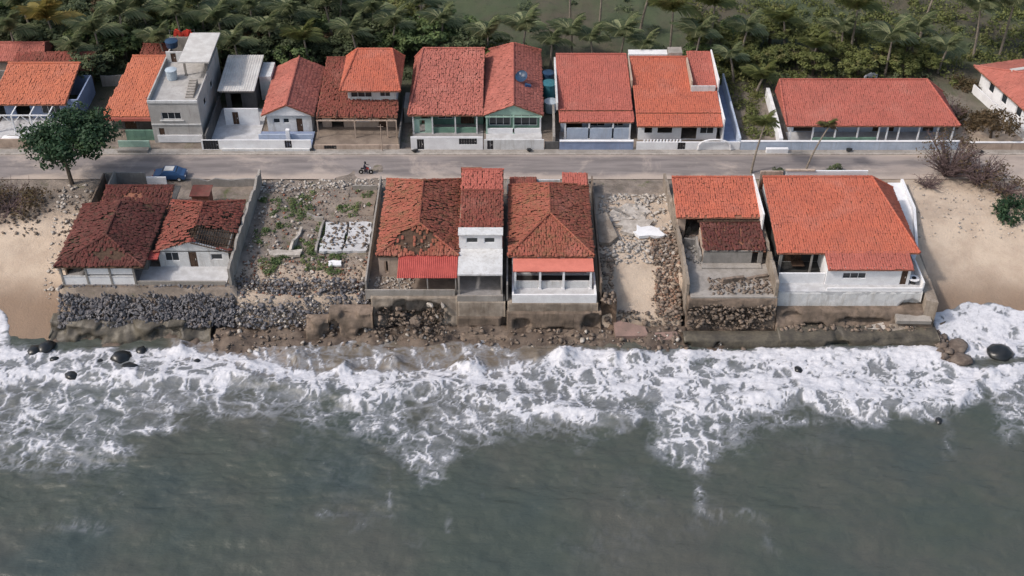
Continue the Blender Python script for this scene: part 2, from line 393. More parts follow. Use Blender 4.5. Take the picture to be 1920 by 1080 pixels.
def worley(x, y, s=0):
    """distance between the two nearest scattered points: 0 on cell borders"""
    ix = np.floor(x).astype(int); iy = np.floor(y).astype(int); d1 = np.full(x.shape, 9.0); d2 = np.full(x.shape, 9.0)
    for a in (-1, 0, 1):
        for b in (-1, 0, 1):
            cx = ix+a; cy = iy+b; px = cx+.1+.8*_h(cx, cy, s); py = cy+.1+.8*_h(cx, cy, s+91)
            d = np.hypot(x-px, y-py); m = d < d1
            d2 = np.where(m, d1, np.minimum(d2, d)); d1 = np.where(m, d, d1)
    return d2-d1
def foam_cover(X, Y):
    px, py = sea_px(X, Y)
    py2 = py+44*(fbm(X*.14, Y*.16, 21)-.5)+30*(fbm(X*.5, Y*.5, 22)-.5)
    de = interp(DENSE, px); la = interp(LACE, px); n = fbm(X*.13, Y*.2, 31)
    dense = 1-sstep(-30, 26, py2-de); lace = 1-sstep(-70, 26, py2-la)
    g = (.35+.07*sstep(600, 900, px))*lace*(.62+.75*fbm(X*.22, Y*.2, 32))+.15*dense
    g = g+.22*dense*(fbm(X*.4, Y*.4, 33)*2-.75)
    g = g+.14*np.exp(-((py2-de+4)/10)**2)*(.4+1.2*n)
    g = g+.20*sstep(1200, 1480, px)*dense
    g = g+.12*sstep(640, 560, px)*np.exp(-((py-712)/60)**2)
    for bx, by, rx_, ry_, a in BLOBS: g = g+a*np.exp(-((px-bx)/rx_)**2-((py-by)/ry_)**2)
    g = g+.11*sstep(.52, .74, fbm(X*.12, Y*.11, 41))
    sh = interp(SHORE, px)+16*(fbm(X*.35, Y*.5, 62)-.5)
    g = g*(.15+.85*sstep(-8, 5, py-sh))+.34*np.exp(-((py-sh-7)/9)**2)*sstep(560, 700, np.abs(px-1150)+500*0+560*(px < 0))*0
    g = g+.26*np.exp(-((py-sh-7)/9)**2)
    # threads of water running back off the rubble slope
    st = sstep(300, 350, px)*sstep(1010, 940, px)*sstep(sh+10, sh-4, py)
    g = g+st*(.25*sstep(.50, .72, fbm(X*2.0+.5*Y, Y*.35, 63))+.16)
    tl, tr = tongues(X, Y); tx = fbm(X*.9+.3*Y, Y*.35, 64)
    g = np.maximum(g, (.55+.5*tx)*tl); g = np.maximum(g, (.68+.5*tx)*tr)
    return g, px, py
BLOBS = ((480,733,90,16,-.30),(1195,792,40,46,-.42),(780,790,36,50,-.30),(620,748,50,14,-.2),(860,745,40,12,-.1),(930,735,60,9,-.2),(300,826,50,12,-.2),(500,775,60,9,.12),(1335,676,60,8,-.3),(1640,700,44,12,-.16),(1440,700,40,10,-.12),
    (800,893,30,38,.22),(1312,840,46,36,.13),(1318,880,14,22,.12),(690,806,34,11,.34),(290,806,60,10,.30),(228,846,30,20,.24),(60,870,90,14,.10),(1400,972,60,16,.13),(1392,960,30,9,.15),(730,925,6,50,.13),(842,985,10,30,.2),(740,1010,90,30,.08),(150,990,90,14,.12),(560,965,80,7,.12),(1780,835,22,50,.16),(1890,800,40,45,.22),
    (1310,930,12,30,.18),(1440,1010,20,30,.14),(1080,890,10,40,.1),(905,935,8,30,.12),(1500,790,40,7,.15),(1060,664,40,14,.34),(600,672,50,22,.36),(680,668,44,20,.36),(890,662,18,14,.3),(420,640,14,30,.1))
def foam_pattern(X, Y):
    g, px, py = foam_cover(X, Y)
    wx = X+1.5*(fbm(X*.45, Y*.45, 71)-.5)*2+.5*(fbm(X*1.6, Y*1.6, 73)-.5)*2; wy = Y+1.5*(fbm(X*.45, Y*.45, 72)-.5)*2+.5*(fbm(X*1.6, Y*1.6, 74)-.5)*2
    t0 = 1-sstep(0, .26, worley(wx*.26, wy*.22, 1)); t1 = 1-sstep(.0, .42, worley(wx*.56, wy*.44, 2)); t2 = 1-sstep(.0, .55, worley(wx*1.2, wy*.95, 3))
    t3 = 1-sstep(0, .6, worley(wx*2.6, wy*2.2, 4))
    brk = sstep(.30, .62, fbm(X*.8, Y*.7, 75))
    lace = np.maximum(np.maximum(t0*.95, t1*(.45+.55*brk)), t2*(.30+.55*sstep(.35, .6, fbm(X*.5, Y*.6, 76))))
    lace = np.clip(lace+.16*(t3-.4), 0, 1)
    cloud = np.clip((fbm(X*1.0, Y*.75, 77, 5)-.5)*2.2+.5, 0, 1)
    s = .68*lace+.32*cloud
    th = 1.02-1.0*g
    foam = sstep(th-.05, th+.34, s)
    thin = sstep(th-.50, th+.12, s)*sstep(.06, .3, g)
    thin = np.maximum(thin, .8*sstep(.22, .7, g))
    return np.clip(foam, 0, 1), np.clip(thin, 0, 1), g
PAT = {}
def pat(X, Y, k):
    if 'p' not in PAT: PAT['p'] = foam_pattern(X, Y)
    return PAT['p'][k]
def sea_z(X, Y):
    px, py = sea_px(X, Y); f = np.clip(pat(X, Y, 2), 0, 1); fo = pat(X, Y, 0)
    near = 1-sstep(860, 1050, py)
    z = SEA+.30*(fbm(X*.12, Y*.34, 51)-.5)*2+.20*(fbm(X*.5, Y*1.1, 52)-.5)*2+.05*np.sin(Y*.8+1.5*fbm(X*.05, Y*.05, 3)*6)
    de = interp(DENSE, px)
    z = z+.48*np.exp(-((py-de+14)/15)**2)*near*(.4+1.2*fbm(X*.25, Y*.2, 58))                       # the breaking fronts stand up
    z = z+.5*np.clip(f-.3, 0, 1)*(fbm(X*.9, Y*.9, 55)-.35)*near+.07*fo*near
    # spray thrown up against the walls
    for sx, sy, r, h in ((1055,668,22,1.0),(880,690,26,1.2),(1010,672,14,.5),(740,680,16,.7),(560,668,26,.7),(640,690,20,.8),(340,652,16,.7),(1190,668,20,.7),(1290,672,18,.45),(1150,670,12,.6),(470,690,20,.4)):
        z = z+h*np.exp(-((px-sx)/r)**2-((py-sy)/14)**2)*(.6+.8*fbm(X*2.2, Y*2.2, 56))
    tl, tr = tongues(X, Y); g = land(X, Y)
    up = g+.04+.16*fbm(X*.8, Y*.5, 57)
    z = np.where((tl > .04), np.maximum(z, up*tl+(g-.2)*(1-tl)), z)
    z = np.where((tr > .04), np.maximum(z, up*tr+(g-.2)*(1-tr)), z)
    return z
sxs = np.concatenate([np.linspace(-3000, -75, 24), np.arange(-74, -56, .4), np.arange(-56, 56, .15), np.arange(56, 74, .4), np.linspace(75, 3000, 24)])
sys_ = np.concatenate([np.linspace(-3000, 60, 24), np.arange(66, 82, .35), np.arange(82, 112.6, .14)])
def f_silt(X, Y, Z=None):
    px, py = sea_px(X, Y)
    s = sstep(40, 0, py-interp(SHORE, px))*.9*sstep(300, 360, px)*sstep(560, 520, px)
    s = s+sstep(26, 0, py-interp(SHORE, px))*.55*sstep(520, 560, px)*sstep(1300, 1000, px)
    return np.clip(s, 0, .9)
sea = grid_mesh('sea', sxs, sys_, sea_z, 'sea', {'foam': lambda X, Y, Z: pat(X, Y, 0), 'thin': lambda X, Y, Z: pat(X, Y, 1), 'silt': f_silt})
tag(sea, kind='structure')
# ------------------------------------------------------------------ rocks and rubble prototypes (convex lumps)
def hull(seed, n=13, flat=.7):
    r = random.Random(seed); bm = bmesh.new()
    for i in range(n):
        v = Vector((r.gauss(0,1), r.gauss(0,1), r.gauss(0,1))).normalized()*r.uniform(.38,.55)
        bm.verts.new((v.x*1.15, v.y, v.z*flat))
    bmesh.ops.convex_hull(bm, input=bm.verts)
    for v in [v for v in bm.verts if not v.link_faces]: bm.verts.remove(v)
    bmesh.ops.triangulate(bm, faces=bm.faces); bm.verts.index_update()
    V = np.array([v.co[:] for v in bm.verts]); F = np.array([[v.index for v in f.verts] for f in bm.faces]); bm.free()
    return V, F
HULLS = [hull(i) for i in range(8)]; SLABS = [hull(40+i, 12, .25) for i in range(5)]
def rock_mesh(V, F, m):
    me = bpy.data.meshes.new('rock'); me.from_pydata(V.tolist(), [], F.tolist()); me.materials.append(MATS[m])
    a = me.attributes.new('tint', 'FLOAT', 'POINT'); a.data.foreach_set('value', [random.random()]*len(V)); return me
ROCKS = {m: [rock_mesh(V, F, m) for V, F in HULLS] for m in ('rock_grey', 'rock_brown', 'rubble_pale', 'rubble_mix', 'brick_red', 'rock_wet')}
def scatter(name, pts, smin, smax, m, parent=None, protos=HULLS, pw=1.8, sink=.2, tilt=.5):
    """pts: list of (x,y,z); one joined mesh of many lumps"""
    Vs, Fs, T = [], [], []; n = 0
    for x, y, z in pts:
        V, F = protos[random.randrange(len(protos))]; s = smin+(smax-smin)*random.random()**pw
        M = np.array(Euler((random.uniform(-tilt,tilt), random.uniform(-tilt,tilt), random.uniform(0,6.28))).to_matrix())
        Vs.append((V*s)@M.T+np.array([x, y, z+s*sink])); Fs.append(F+n); n += len(V); T.append(np.full(len(V), random.random()))
    if not Vs: return None
    return np_mesh(name, np.concatenate(Vs), np.concatenate(Fs), m, np.concatenate(T), parent)
def field(n, x0, x1, y0, y1, dens=None, z=gz):
    out = []
    while len(out) < n:
        x = random.uniform(x0, x1); y = random.uniform(y0, y1)
        if dens is None or random.random() < dens(x, y): out.append((x, y))
    Z = land(np.array([p[0] for p in out]), np.array([p[1] for p in out]))
    return [(p[0], p[1], float(q)) for p, q in zip(out, Z)]

# ------------------------------------------------------------------ roofs of real clay tiles
def tiles(q, miss=None, jit=.02, pitch=.27, row=.44, seed=0, hgt=.033):
    """q = eave-left, eave-right, ridge-right, ridge-left seen from outside"""
    A, B, D, Cc = [np.array(p, float) for p in q]; r = np.random.default_rng(seed)
    e = (B-A)/np.linalg.norm(B-A); nrm = np.cross(B-A, Cc-A) if np.linalg.norm(Cc-A) > 1e-6 else np.cross(B-A, D-A)
    nrm = nrm/np.linalg.norm(nrm); s = np.cross(nrm, e)
    def uv(p): return np.dot(p-A, e), np.dot(p-A, s)
    uB = uv(B); uC = uv(Cc); uD = uv(D); h = max(uC[1], uD[1]); V, F, T = [], [], []; n = 0
    prof = np.array([(0, 0), (.22, .8), (.5, 1.0), (.78, .8), (1, 0)])
    nr = int(h/row)+1
    for k in range(nr):
        v0 = k*row; v1 = min(v0+row*1.12, h); vm = min(v0+row*.5, h)
        l = uC[0]*vm/max(uC[1], 1e-6); rr = uB[0]+(uD[0]-uB[0])*vm/max(uD[1], 1e-6)
        c = np.arange(math.ceil(l/pitch-.5), math.floor(rr/pitch-.5)+1)*pitch
        if not len(c): continue
        cen = A+e*(c+pitch/2)[:, None]+s*vm
        keep = np.ones(len(c), bool)
        if miss is not None: keep = r.random(len(c)) > miss(cen[:, 0], cen[:, 1])
        c = c[keep]; m_ = len(c)
        if not m_: continue
        du = r.normal(0, jit, m_); dv = r.normal(0, jit*1.5, m_); dn = np.abs(r.normal(0, jit, m_)); sk = r.normal(0, jit, m_)
        for end, vv, lift in ((0, v0, .022), (1, v1, 0.0)):
            P = A+e*((c+du)[:, None, None]+sk[:, None, None]*end+prof[None, :, 0:1]*pitch*(1.03 if end == 0 else .99)) \
                + s*(vv+dv[:, None, None])+nrm*(lift+dn[:, None, None]+prof[None, :, 1:2]*hgt)
            P = P+np.array([0, 0, 1.0])*(min(.34, jit*5)*(fbm(P[..., 0]*.45+seed, P[..., 1]*.45, 7, 3)-.5))[..., None]
            V.append((end, P))
        P0 = V.pop(-2)[1]; P1 = V.pop(-1)[1]
        Pk = np.concatenate([P0, P1], 1).reshape(-1, 3)          # 10 verts per tile
        V.append(Pk); b = n+np.arange(m_)[:, None]*10
        for j in range(4): F.append(np.stack([b[:, 0]+j, b[:, 0]+j+1, b[:, 0]+j+6, b[:, 0]+j+5], 1))
        F.append(np.stack([b[:, 0], b[:, 0]+4, b[:, 0]+3, b[:, 0]+1], 1))
        T.append(np.repeat(np.clip(r.normal(.5, .24, m_), 0, 1), 10)); n += m_*10
    if not V: return np.zeros((0, 3)), np.zeros((0, 4), int), np.zeros(0)
    return np.concatenate(V), np.concatenate(F), np.concatenate(T)
class House:
    def __init__(s, name, label, x0, x1, y0, y1, cat='house', group=None, rz=0):
        s.x0, s.x1, s.y0, s.y1 = x0, x1, y0, y1
        s.root = empty(name, ((x0+x1)/2, (y0+y1)/2, 0), label, cat, group, rz); s.seed = int(abs(x0*7+y0*3))
    def box(s, name, m, *b, parent=None):
        return MB().box(*b).build(name, m, parent or s.root)
    def wall(s, axis, pos, a0, a1, z0, z1, m, ops=(), th=.18, name='wall'):
        """wall along x (axis 'x', at y=pos) or along y; ops = (a, b, za, zb) really cut"""
        mb = MB(); ops = sorted(ops); cur = a0
        def B(a, b, c, d):
            if b-a < .01 or d-c < .01: return
            mb.box(a, b, pos, pos+th, c, d) if axis == 'x' else mb.box(pos, pos+th, a, b, c, d)
        for a, b, c, d in [o[:4] for o in ops]:
            B(cur, a, z0, z1); B(a, b, z0, c); B(a, b, d, z1); cur = b
        B(cur, a1, z0, z1)
        w = mb.build(name, m, s.root)
        for o in ops:
            k = o[4] if len(o) > 4 else None
            if k == 'window': s.window(axis, pos+th*.4, *o[:4])
            elif k == 'door': s.door(axis, pos+th*.3, *o[:4])
            elif k == 'gate': s.door(axis, pos+th*.3, *o[:4], m='black_metal', name='gate')
        return w
    def window(s, axis, pos, a, b, c, d, m='white_clean'):
        t = .07; mb = MB(); g = MB()
        def B(mm, a, b, c, d, p0, p1): mm.box(a, b, p0, p1, c, d) if axis == 'x' else mm.box(p0, p1, a, b, c, d)
        for q in ((a, a+t, c, d), (b-t, b, c, d), (a+t, b-t, c, c+t), (a+t, b-t, d-t, d)): B(mb, *q, pos, pos+.06)
        k = max(1, round((b-a)/.9))
        for i in range(1, k): x = a+(b-a)*i/k; B(mb, x-.025, x+.025, c+t, d-t, pos+.005, pos+.055)
        w = mb.build('window', m, s.root); B(g, a+t, b-t, c+t, d-t, pos+.02, pos+.03); g.build('pane', 'glass', w)
        return w
    def door(s, axis, pos, a, b, c, d, m='timber', name='door'):
        mb = MB()
        def B(mm, a, b, c, d, p0, p1): mm.box(a, b, p0, p1, c, d) if axis == 'x' else mm.box(p0, p1, a, b, c, d)
        n = max(2, round((b-a)/.35))
        for i in range(n): B(mb, a+(b-a)*i/n+.015, a+(b-a)*(i+1)/n-.015, c+.02, d-.02, pos, pos+.05)
        B(mb, a, b, c+.2, c+.3, pos+.05, pos+.08); B(mb, a, b, d-.35, d-.25, pos+.05, pos+.08)
        o = mb.build(name, m, s.root)
        h = MB(); B(h, b-.22, b-.16, c+(d-c)*.45, c+(d-c)*.55, pos-.06, pos); h.build('handle', 'metal_sheet', o)
    def post(s, x, y, z0, z1, m='white_wall', w=.2, name='post'):
        return MB().box(x-w/2, x+w/2, y-w/2, y+w/2, z0, z1).box(x-w*.75, x+w*.75, y-w*.75, y+w*.75, z0+.001, z0+.12).build(name, m, s.root)
    def roof(s, x0, x1, y0, y1, ze, zr, m, axis='y', i0=0, i1=0, pos=.5, miss=None, jit=.02, deck='brick_red', gmat=None, ze2=None, shed=False, cap=True, name='roof_tiles', skipdeck=False):
        """axis = way the ridge runs; i0/i1 = how far its ends step in (0 = gable); shed: one slope rising to the far side"""
        if ze2 is None: ze2 = ze
        P = []
        if shed: P = [[(x0,y0,ze),(x1,y0,ze),(x1-i1,y1,zr),(x0+i0,y1,zr)]]; ridges = [((x0+i0,y1,zr),(x1-i1,y1,zr))]
        elif axis == 'x':
            yr = y0+(y1-y0)*pos; L = (x0+i0, yr, zr); R = (x1-i1, yr, zr)
            P = [[(x0,y0,ze),(x1,y0,ze),R,L], [(x1,y1,ze2),(x0,y1,ze2),L,R]]
            ridges = [(L, R)]
            if i0: P.append([(x0,y1,ze),(x0,y0,ze),L,L]); ridges += [((x0,y0,ze),L), ((x0,y1,ze),L)]
            if i1: P.append([(x1,y0,ze),(x1,y1,ze),R,R]); ridges += [((x1,y0,ze),R), ((x1,y1,ze),R)]
        else:
            xr = x0+(x1-x0)*pos; L = (xr, y0+i0, zr); R = (xr, y1-i1, zr)
            P = [[(x0,y1,ze),(x0,y0,ze),L,R], [(x1,y0,ze2),(x1,y1,ze2),R,L]]
            ridges = [(L, R)]
            if i0: P.append([(x0,y0,ze),(x1,y0,ze),L,L]); ridges += [((x0,y0,ze),L), ((x1,y0,ze2),L)]
            if i1: P.append([(x1,y1,ze),(x0,y1,ze),R,R]); ridges += [((x0,y1,ze),R), ((x1,y1,ze2),R)]
        Vs, Fs, Ts = [], [], []; n = 0; dk = MB()
        for k, q in enumerate(P):
            V, F, T = tiles(q, miss, jit, seed=s.seed+k*11)
            Vs.append(V); Fs.append(F+n); Ts.append(T); n += len(V)
            u = [q[0], q[1], q[2]]+([q[3]] if (Vector(q[3])-Vector(q[2])).length > .01 else [])
            if not skipdeck: dk.slab([(a, b, c-.03-min(.34, jit*5)*.35) for a, b, c in u], .10)
        o = np_mesh(name, np.concatenate(Vs), np.concatenate(Fs), m, np.concatenate(Ts), s.root); o['kind'] = 'stuff'
        if not skipdeck: dk.build('roof_deck', deck, s.root)
        else:      # bare battens where the covering has gone
            bt = MB()
            for q in P:
                A, B, D, Cc = [Vector(p) for p in q]
                for t in np.arange(0, 1.001, .06):
                    a = A.lerp(Cc, t); b = B.lerp(D, t)
                    if (b-a).length > .2: bt.tube([a-Vector((0,0,.05)), b-Vector((0,0,.05))], .035, 4)
                for t in np.arange(0, 1.001, .12):
                    a = A.lerp(B, t); b = Cc.lerp(D, t); bt.tube([a-Vector((0,0,.12)), b-Vector((0,0,.12))], .06, 4)
            bt.build('rafters', deck, s.root)
        if cap:
            mb = MB()
            for a, b in ridges:
                a = Vector(a); b = Vector(b); d = b-a; k = max(1, int(d.length/.5))
                for i in range(k):
                    p = a+d*(i/k); q2 = a+d*((i+1.12)/k); up = Vector((0,0,.07))
                    if miss is not None and random.random() < float(miss(np.array([p.x]), np.array([p.y]))[0])*1.2: continue
                    mb.tube([p+up*1.3, q2+up], [.15, .12], 6)
            mb.build('ridge_tiles', m, s.root, kind='stuff')
        if gmat:
            mb = MB(); th = .18
            if not shed and axis == 'y':
                xr = x0+(x1-x0)*pos; o_ = .25
                for yy, ii in ((y0+o_, i0), (y1-o_-th, i1)):
                    if not ii: MB().vpoly([(x0+.3,yy,ze-.12),(x1-.3,yy,ze2-.12),(xr,yy,zr-.14)], th).build('gable', gmat, s.root)
            elif not shed:
                yr = y0+(y1-y0)*pos; o_ = .25
                for xx, ii in ((x0+o_, i0), (x1-o_-th, i1)):
                    if not ii: MB().vpoly([(xx,y0+.3,ze-.12),(xx,y1-.3,ze2-.12),(xx,yr,zr-.14)], th, 'x').build('gable', gmat, s.root)
        return o
    def shell(s, x0, x1, y0, y1, z1, m, fops=(), z0=-.05, back=True, rops=(), lops=()):
        s.wall('x', y0, x0, x1, z0, z1, m, fops, name='front_wall')
        s.wall('y', x0, y0+.18, y1, z0, z1, m, lops, name='side_wall'); s.wall('y', x1-.18, y0+.18, y1, z0, z1, m, rops, name='side_wall')
        if back: s.wall('x', y1-.18, x0+.18, x1-.18, z0, z1, m, name='back_wall')
def patch(*ps):
    """probability of a missing tile: list of (x, y, rx, ry, p)"""
    def f(x, y):
        r = np.zeros(np.shape(x))
        for cx, cy, rx_, ry_, p in ps:
            d = ((x-cx)/rx_)**2+((y-cy)/ry_)**2+.9*(fbm(x*.9, y*.9, 77)-.5)
            r = np.maximum(r, p*sstep(1.15, .75, d))
        return np.maximum(r, .0)
    return f
def free_wall(name, label, pts, h, th, m, z0=-.2, cap=None, ruin=0.0, cat='wall', step=.9, group=None):
    """a boundary wall along a line; ruin = how ragged its top is"""
    p0 = pts[0]; root = empty(name, (p0[0], p0[1], 0), label, cat, group); mb = MB(); cp = MB()
    for (xa, ya), (xb, yb) in zip(pts[:-1], pts[1:]):
        d = Vector((xb-xa, yb-ya, 0)); L = d.length; d.normalize(); n = Vector((-d.y, d.x, 0))*th/2
        k = max(1, int(L/step)) if ruin else 1; hs = []
        for i in range(k+1):
            hs.append(h*(1-ruin*random.random()*fbm(xa+d.x*i, ya+d.y*i, 5, 2)*1.6) if ruin else h)
        for i in range(k):
            a = Vector((xa, ya, 0))+d*L*i/k; b = Vector((xa, ya, 0))+d*L*(i+1)/k
            vs = [a-n, b-n, b+n, a+n]
            mb.add([(*v.xy, z0) for v in vs]+[(vs[0].x, vs[0].y, hs[i]), (vs[1].x, vs[1].y, hs[i+1]), (vs[2].x, vs[2].y, hs[i+1]), (vs[3].x, vs[3].y, hs[i])],
                   [(0,3,2,1),(4,5,6,7),(0,1,5,4),(1,2,6,5),(2,3,7,6),(3,0,4,7)])
        if cap:
            a = Vector((xa, ya, 0)); b = Vector((xb, yb, 0)); n2 = n*1.35
            cp.add([(*v.xy, h+.003) for v in (a-n2, b-n2, b+n2, a+n2)]+[(*v.xy, h+.08) for v in (a-n2, b-n2, b+n2, a+n2)],
                   [(0,3,2,1),(4,5,6,7),(0,1,5,4),(1,2,6,5),(2,3,7,6),(3,0,4,7)])
    mb.build('wall', m, root)
    if cap: cp.build('coping', cap, root)
    return root
def rough_face(name, x0, x1, ztop, zbot, yf, m, parent, holes=(), seed=1, amp=.12, depth=1.2, res=.22, lean=0.0):
    """a battered, broken retaining face looking to the sea, with true hollows"""
    nx = int((x1-x0)/res)+1; nz = int((ztop-zbot)/res)+1
    X, Z = np.meshgrid(np.linspace(x0, x1, nx), np.linspace(zbot, ztop, nz))
    Y = yf-lean*(ztop-Z)/(ztop-zbot)+amp*(fbm(X*.8, Z*1.2, seed)-.5)*2+.08*(fbm(X*3, Z*3, seed+5)-.5)
    for hx, hz, rx_, rz_, d in holes:
        q = ((X-hx)/rx_)**2+((Z-hz)/rz_)**2+1.3*(fbm(X*.9, Z*.9, seed+9)-.5)
        Y = Y+d*sstep(1.1, .75, q)*(.6+.8*fbm(X*1.8, Z*1.8, seed+11))
    V = np.stack([X, Y, Z], -1).reshape(-1, 3); nv = len(V)
    Vb = V.copy().reshape(nz, nx, 3)[-1].copy(); Vb[:, 1] = yf+depth+.4
    i = (np.arange(nz-1)[:, None]*nx+np.arange(nx-1)[None]).ravel()
    F = [np.stack([i, i+1, i+nx+1, i+nx], 1)]
    t = (nz-1)*nx+np.arange(nx-1); F.append(np.stack([t, t+1, nv+np.arange(nx-1)+1, nv+np.arange(nx-1)], 1))
    for col in (0, nx-1):                                         # returns at both ends
        E = V.reshape(nz, nx, 3)[:, col].copy(); E[:, 1] = yf+depth+.4; b = nv+len(Vb)+(0 if col == 0 else nz)
        Vb = np.concatenate([Vb, E]) if col == 0 else np.concatenate([Vb, E])
        k = np.arange(nz-1); a = k*nx+col; F.append(np.stack([a, a+nx, nv+nx+(0 if col == 0 else nz)+k+1, nv+nx+(0 if col == 0 else nz)+k], 1))
    return np_mesh(name, np.concatenate([V, Vb]), np.concatenate(F), m, np.full(nv+len(Vb), .5), parent)
# ================================================================== NEAR ROW (sea side of the road)
# --- N1 west: dark tiled house with white porch panels
h = House('beach_house', 'dark red tiled house with white porch panels above the grey rocks', -50.1, -41.0, 111.2, 124)
h.shell(-49.7, -41.2, 113.8, 122.4, 2.75, 'grey_wall', fops=[(-48.8,-47.2,.1,2.1,'door'), (-45.6,-43.8,.9,2.0,'window')])
h.roof(-50.5, -40.6, 110.9, 122.8, 2.75, 4.0, 'tile_dark', axis='y', i0=4.2, i1=1.0, jit=.05, deck='timber',
       miss=patch((-44.5, 112.6, 2.6, .7, .75), (-49.6, 114.5, .8, 2.5, .5), (-46, 119, 1.2, .8, .6), (-42.5, 121.5, 1, 1, .4)))
for i, x in enumerate((-50.0, -47.25, -44.6, -41.95)): h.post(x, 111.25, 0, 2.75, 'grey_wall', .22)
for i in range(3):
    a = (-49.87, -47.12, -44.47)[i]; b = (-47.38, -44.73, -42.08)[i]
    h.box('parapet_panel', 'white_clean', a, b, 111.2, 111.34, .1, 1.15)
    h.box('parapet_coping', 'white_wall', a, b, 111.15, 111.38, 1.153, 1.24)
    if i: h.box('upper_panel', 'white_clean', a, b, 111.24, 111.34, 1.45, 2.45)
h.box('porch_floor', 'floor_tile', -50.1, -41.8, 111.1, 113.8, -.4, .1)
h.box('plinth', 'seawall', -50.4, -31.3, 110.85, 111.08, -1.6, .02)
h.wall('y', -50.3, 113, 131, -.3, 1.9, 'seawall', name='yard_wall')
# rear annex by the road
h.wall('x', 131.0, -50.1, -45.2, 0, 1.9, 'grey_wall', name='yard_wall')
h.wall('x', 130.6, -45.0, -42.6, 0, 1.5, 'white_clean', name='yard_wall')
h.shell(-48.4, -41.0, 123.6, 126.8, 2.1, 'grey_wall')
h.roof(-48.8, -40.6, 123.2, 127.0, 2.1, 2.65, 'tile_dark', shed=True, jit=.05, miss=patch((-45, 125.5, 1.5, .8, .5)))
h.wall('y', -48.9, 127.2, 130.9, 0, 2.3, 'grey_wall', name='yard_wall'); h.box('yard_floor', 'grey_dark', -48.6, -41, 127.1, 130.9, -.1, .08)
# --- N1 east: damaged gable
h = House('beach_house', 'white gabled house with collapsed tiles and three front openings above the rocks', -40.3, -31.6, 111.2, 124.5)
W = (-39.9, -32.0); ym = 114.4
h.wall('x', ym, W[0], W[1], 0, 2.35, 'white_wall', ops=[(-39.2,-37.6,.9,2.1,'window'), (-36.5,-35.6,.05,2.2,'door'), (-34.0,-32.7,1.1,1.9,'window')], name='front_wall')
h.wall('y', W[0], ym+.18, 123.8, 0, 2.35, 'concrete', name='side_wall'); h.wall('y', W[1]-.18, ym+.18, 123.8, 0, 2.35, 'concrete', name='side_wall')
h.wall('x', 123.6, W[0]+.18, W[1]-.18, 0, 2.35, 'concrete', name='back_wall')
h.wall('y', -36.2, ym+.2, 123.4, 0, 2.2, 'concrete', name='inner_wall'); h.wall('x', 118.5, -36.0, -32.2, 0, 2.2, 'concrete', name='inner_wall')
h.box('floor', 'dirt_floor', W[0]+.18, W[1]-.18, ym+.18, 123.5, -.1, .08)
h.roof(-40.3, -31.6, ym-.25, 124.3, 2.35, 3.75, 'tile_worn', axis='y', i1=2.5, skipdeck=True, deck='timber', jit=.06, gmat='white_wall',
       miss=lambda x, y: np.maximum(patch((-33.8, 115.9, 3.0, 1.9, 1.0), (-37.5, 114.9, 1.2, .9, .6), (-33, 120.5, .8, .8, .5))(x, y), .03+0*x))
h.box('terrace_floor', 'floor_pale', -41.8, -31.9, 111.3, ym, -.3, .12)
h.wall('x', 111.1, -41.75, -31.9, -.3, .55, 'concrete', name='terrace_parapet')
h.box('awning_stub', 'metal_red', -41.9, -39.6, 112.9, 114.6, 2.2, 2.3)
free_wall('boundary_wall', 'tall grey boundary wall between the collapsed gable house and the rubble lot', [(-31.35, 111.0), (-31.35, 118), (-31.1, 131.3)], 2.5, .28, 'concrete', ruin=.28)
h = House('shed', 'small brown flat roofed shed behind the collapsed gable house', -38.4, -36.0, 124.9, 127.2, 'shed')
h.shell(-38.2, -36.2, 125.1, 127.1, 2.5, 'brick_red', fops=[(-37.8,-37.0,.0,1.9,'door')])
h.box('flat_roof', 'tile_dark', -38.4, -36.0, 124.9, 127.3, 2.503, 2.62)
free_wall('yard_wall', 'low ragged yard wall behind the collapsed gable house beside the road', [(-39.6, 130.9), (-31.6, 130.9)], 1.3, .2, 'grey_wall', ruin=.5)

# --- rubble lot
def slab_thing(name, label, pts, z, th, m, tilt=(0,0), cat='slab', group=None):
    cx = sum(p[0] for p in pts)/len(pts); cy = sum(p[1] for p in pts)/len(pts)
    mb = MB(); mb.slab([(x, y, z+(x-cx)*tilt[0]+(y-cy)*tilt[1]) for x, y in pts], th)
    o = mb.build(name, m); return tag(o, label, cat, group)
def ragged(x0, x1, y0, y1, r=.35, n=5):
    P = []
    for (a, b), (c, d) in (((x0,y0),(x1,y0)), ((x1,y0),(x1,y1)), ((x1,y1),(x0,y1)), ((x0,y1),(x0,y0))):
        for i in range(n): t = i/n; P.append((a+(c-a)*t+random.uniform(-r, r), b+(d-b)*t+random.uniform(-r, r)))
    return P
root = empty('floor_slab', (-19.4, 119.5, 0), 'white tiled floor slab of a vanished room in the rubble lot', 'floor slab')
for i, (a, b, c, d) in enumerate(((-22.0,-19.5,118.6,122.6), (-19.3,-16.6,118.4,122.7), (-22.2,-19.6,116.9,118.5), (-19.4,-16.8,117.0,118.2))):
    mb = MB(); mb.slab([(x, y, .42) for x, y in ragged(a, b, c, d, .12)], .35); mb.build('slab', 'floor_pale', root)
scatter('mortar_scraps', [(random.uniform(-22, -16.8), random.uniform(117.3, 122.5), .43) for _ in range(160)], .12, .6, 'rubble_mix', root, SLABS)['kind'] = 'stuff'
slab_thing('broken_slab', 'small white broken slab lying in front of the tiled floor slab', ragged(-20.9, -19.4, 114.5, 115.4, .1, 3), .25, .2, 'white_clean', (.04, .05))
slab_thing('broken_slab', 'long grey-green broken slab at the seaward edge of the mossy rubble', ragged(-28.0, -24.3, 116.4, 117.2, .2, 4), .35, .3, 'rubble_pale', (.02, .06))
free_wall('ruined_wall', 'ragged stub of pale wall standing in the mossy rubble', [(-25.6, 117.2), (-24.8, 121.6)], .9, .3, 'rubble_pale', ruin=.8)
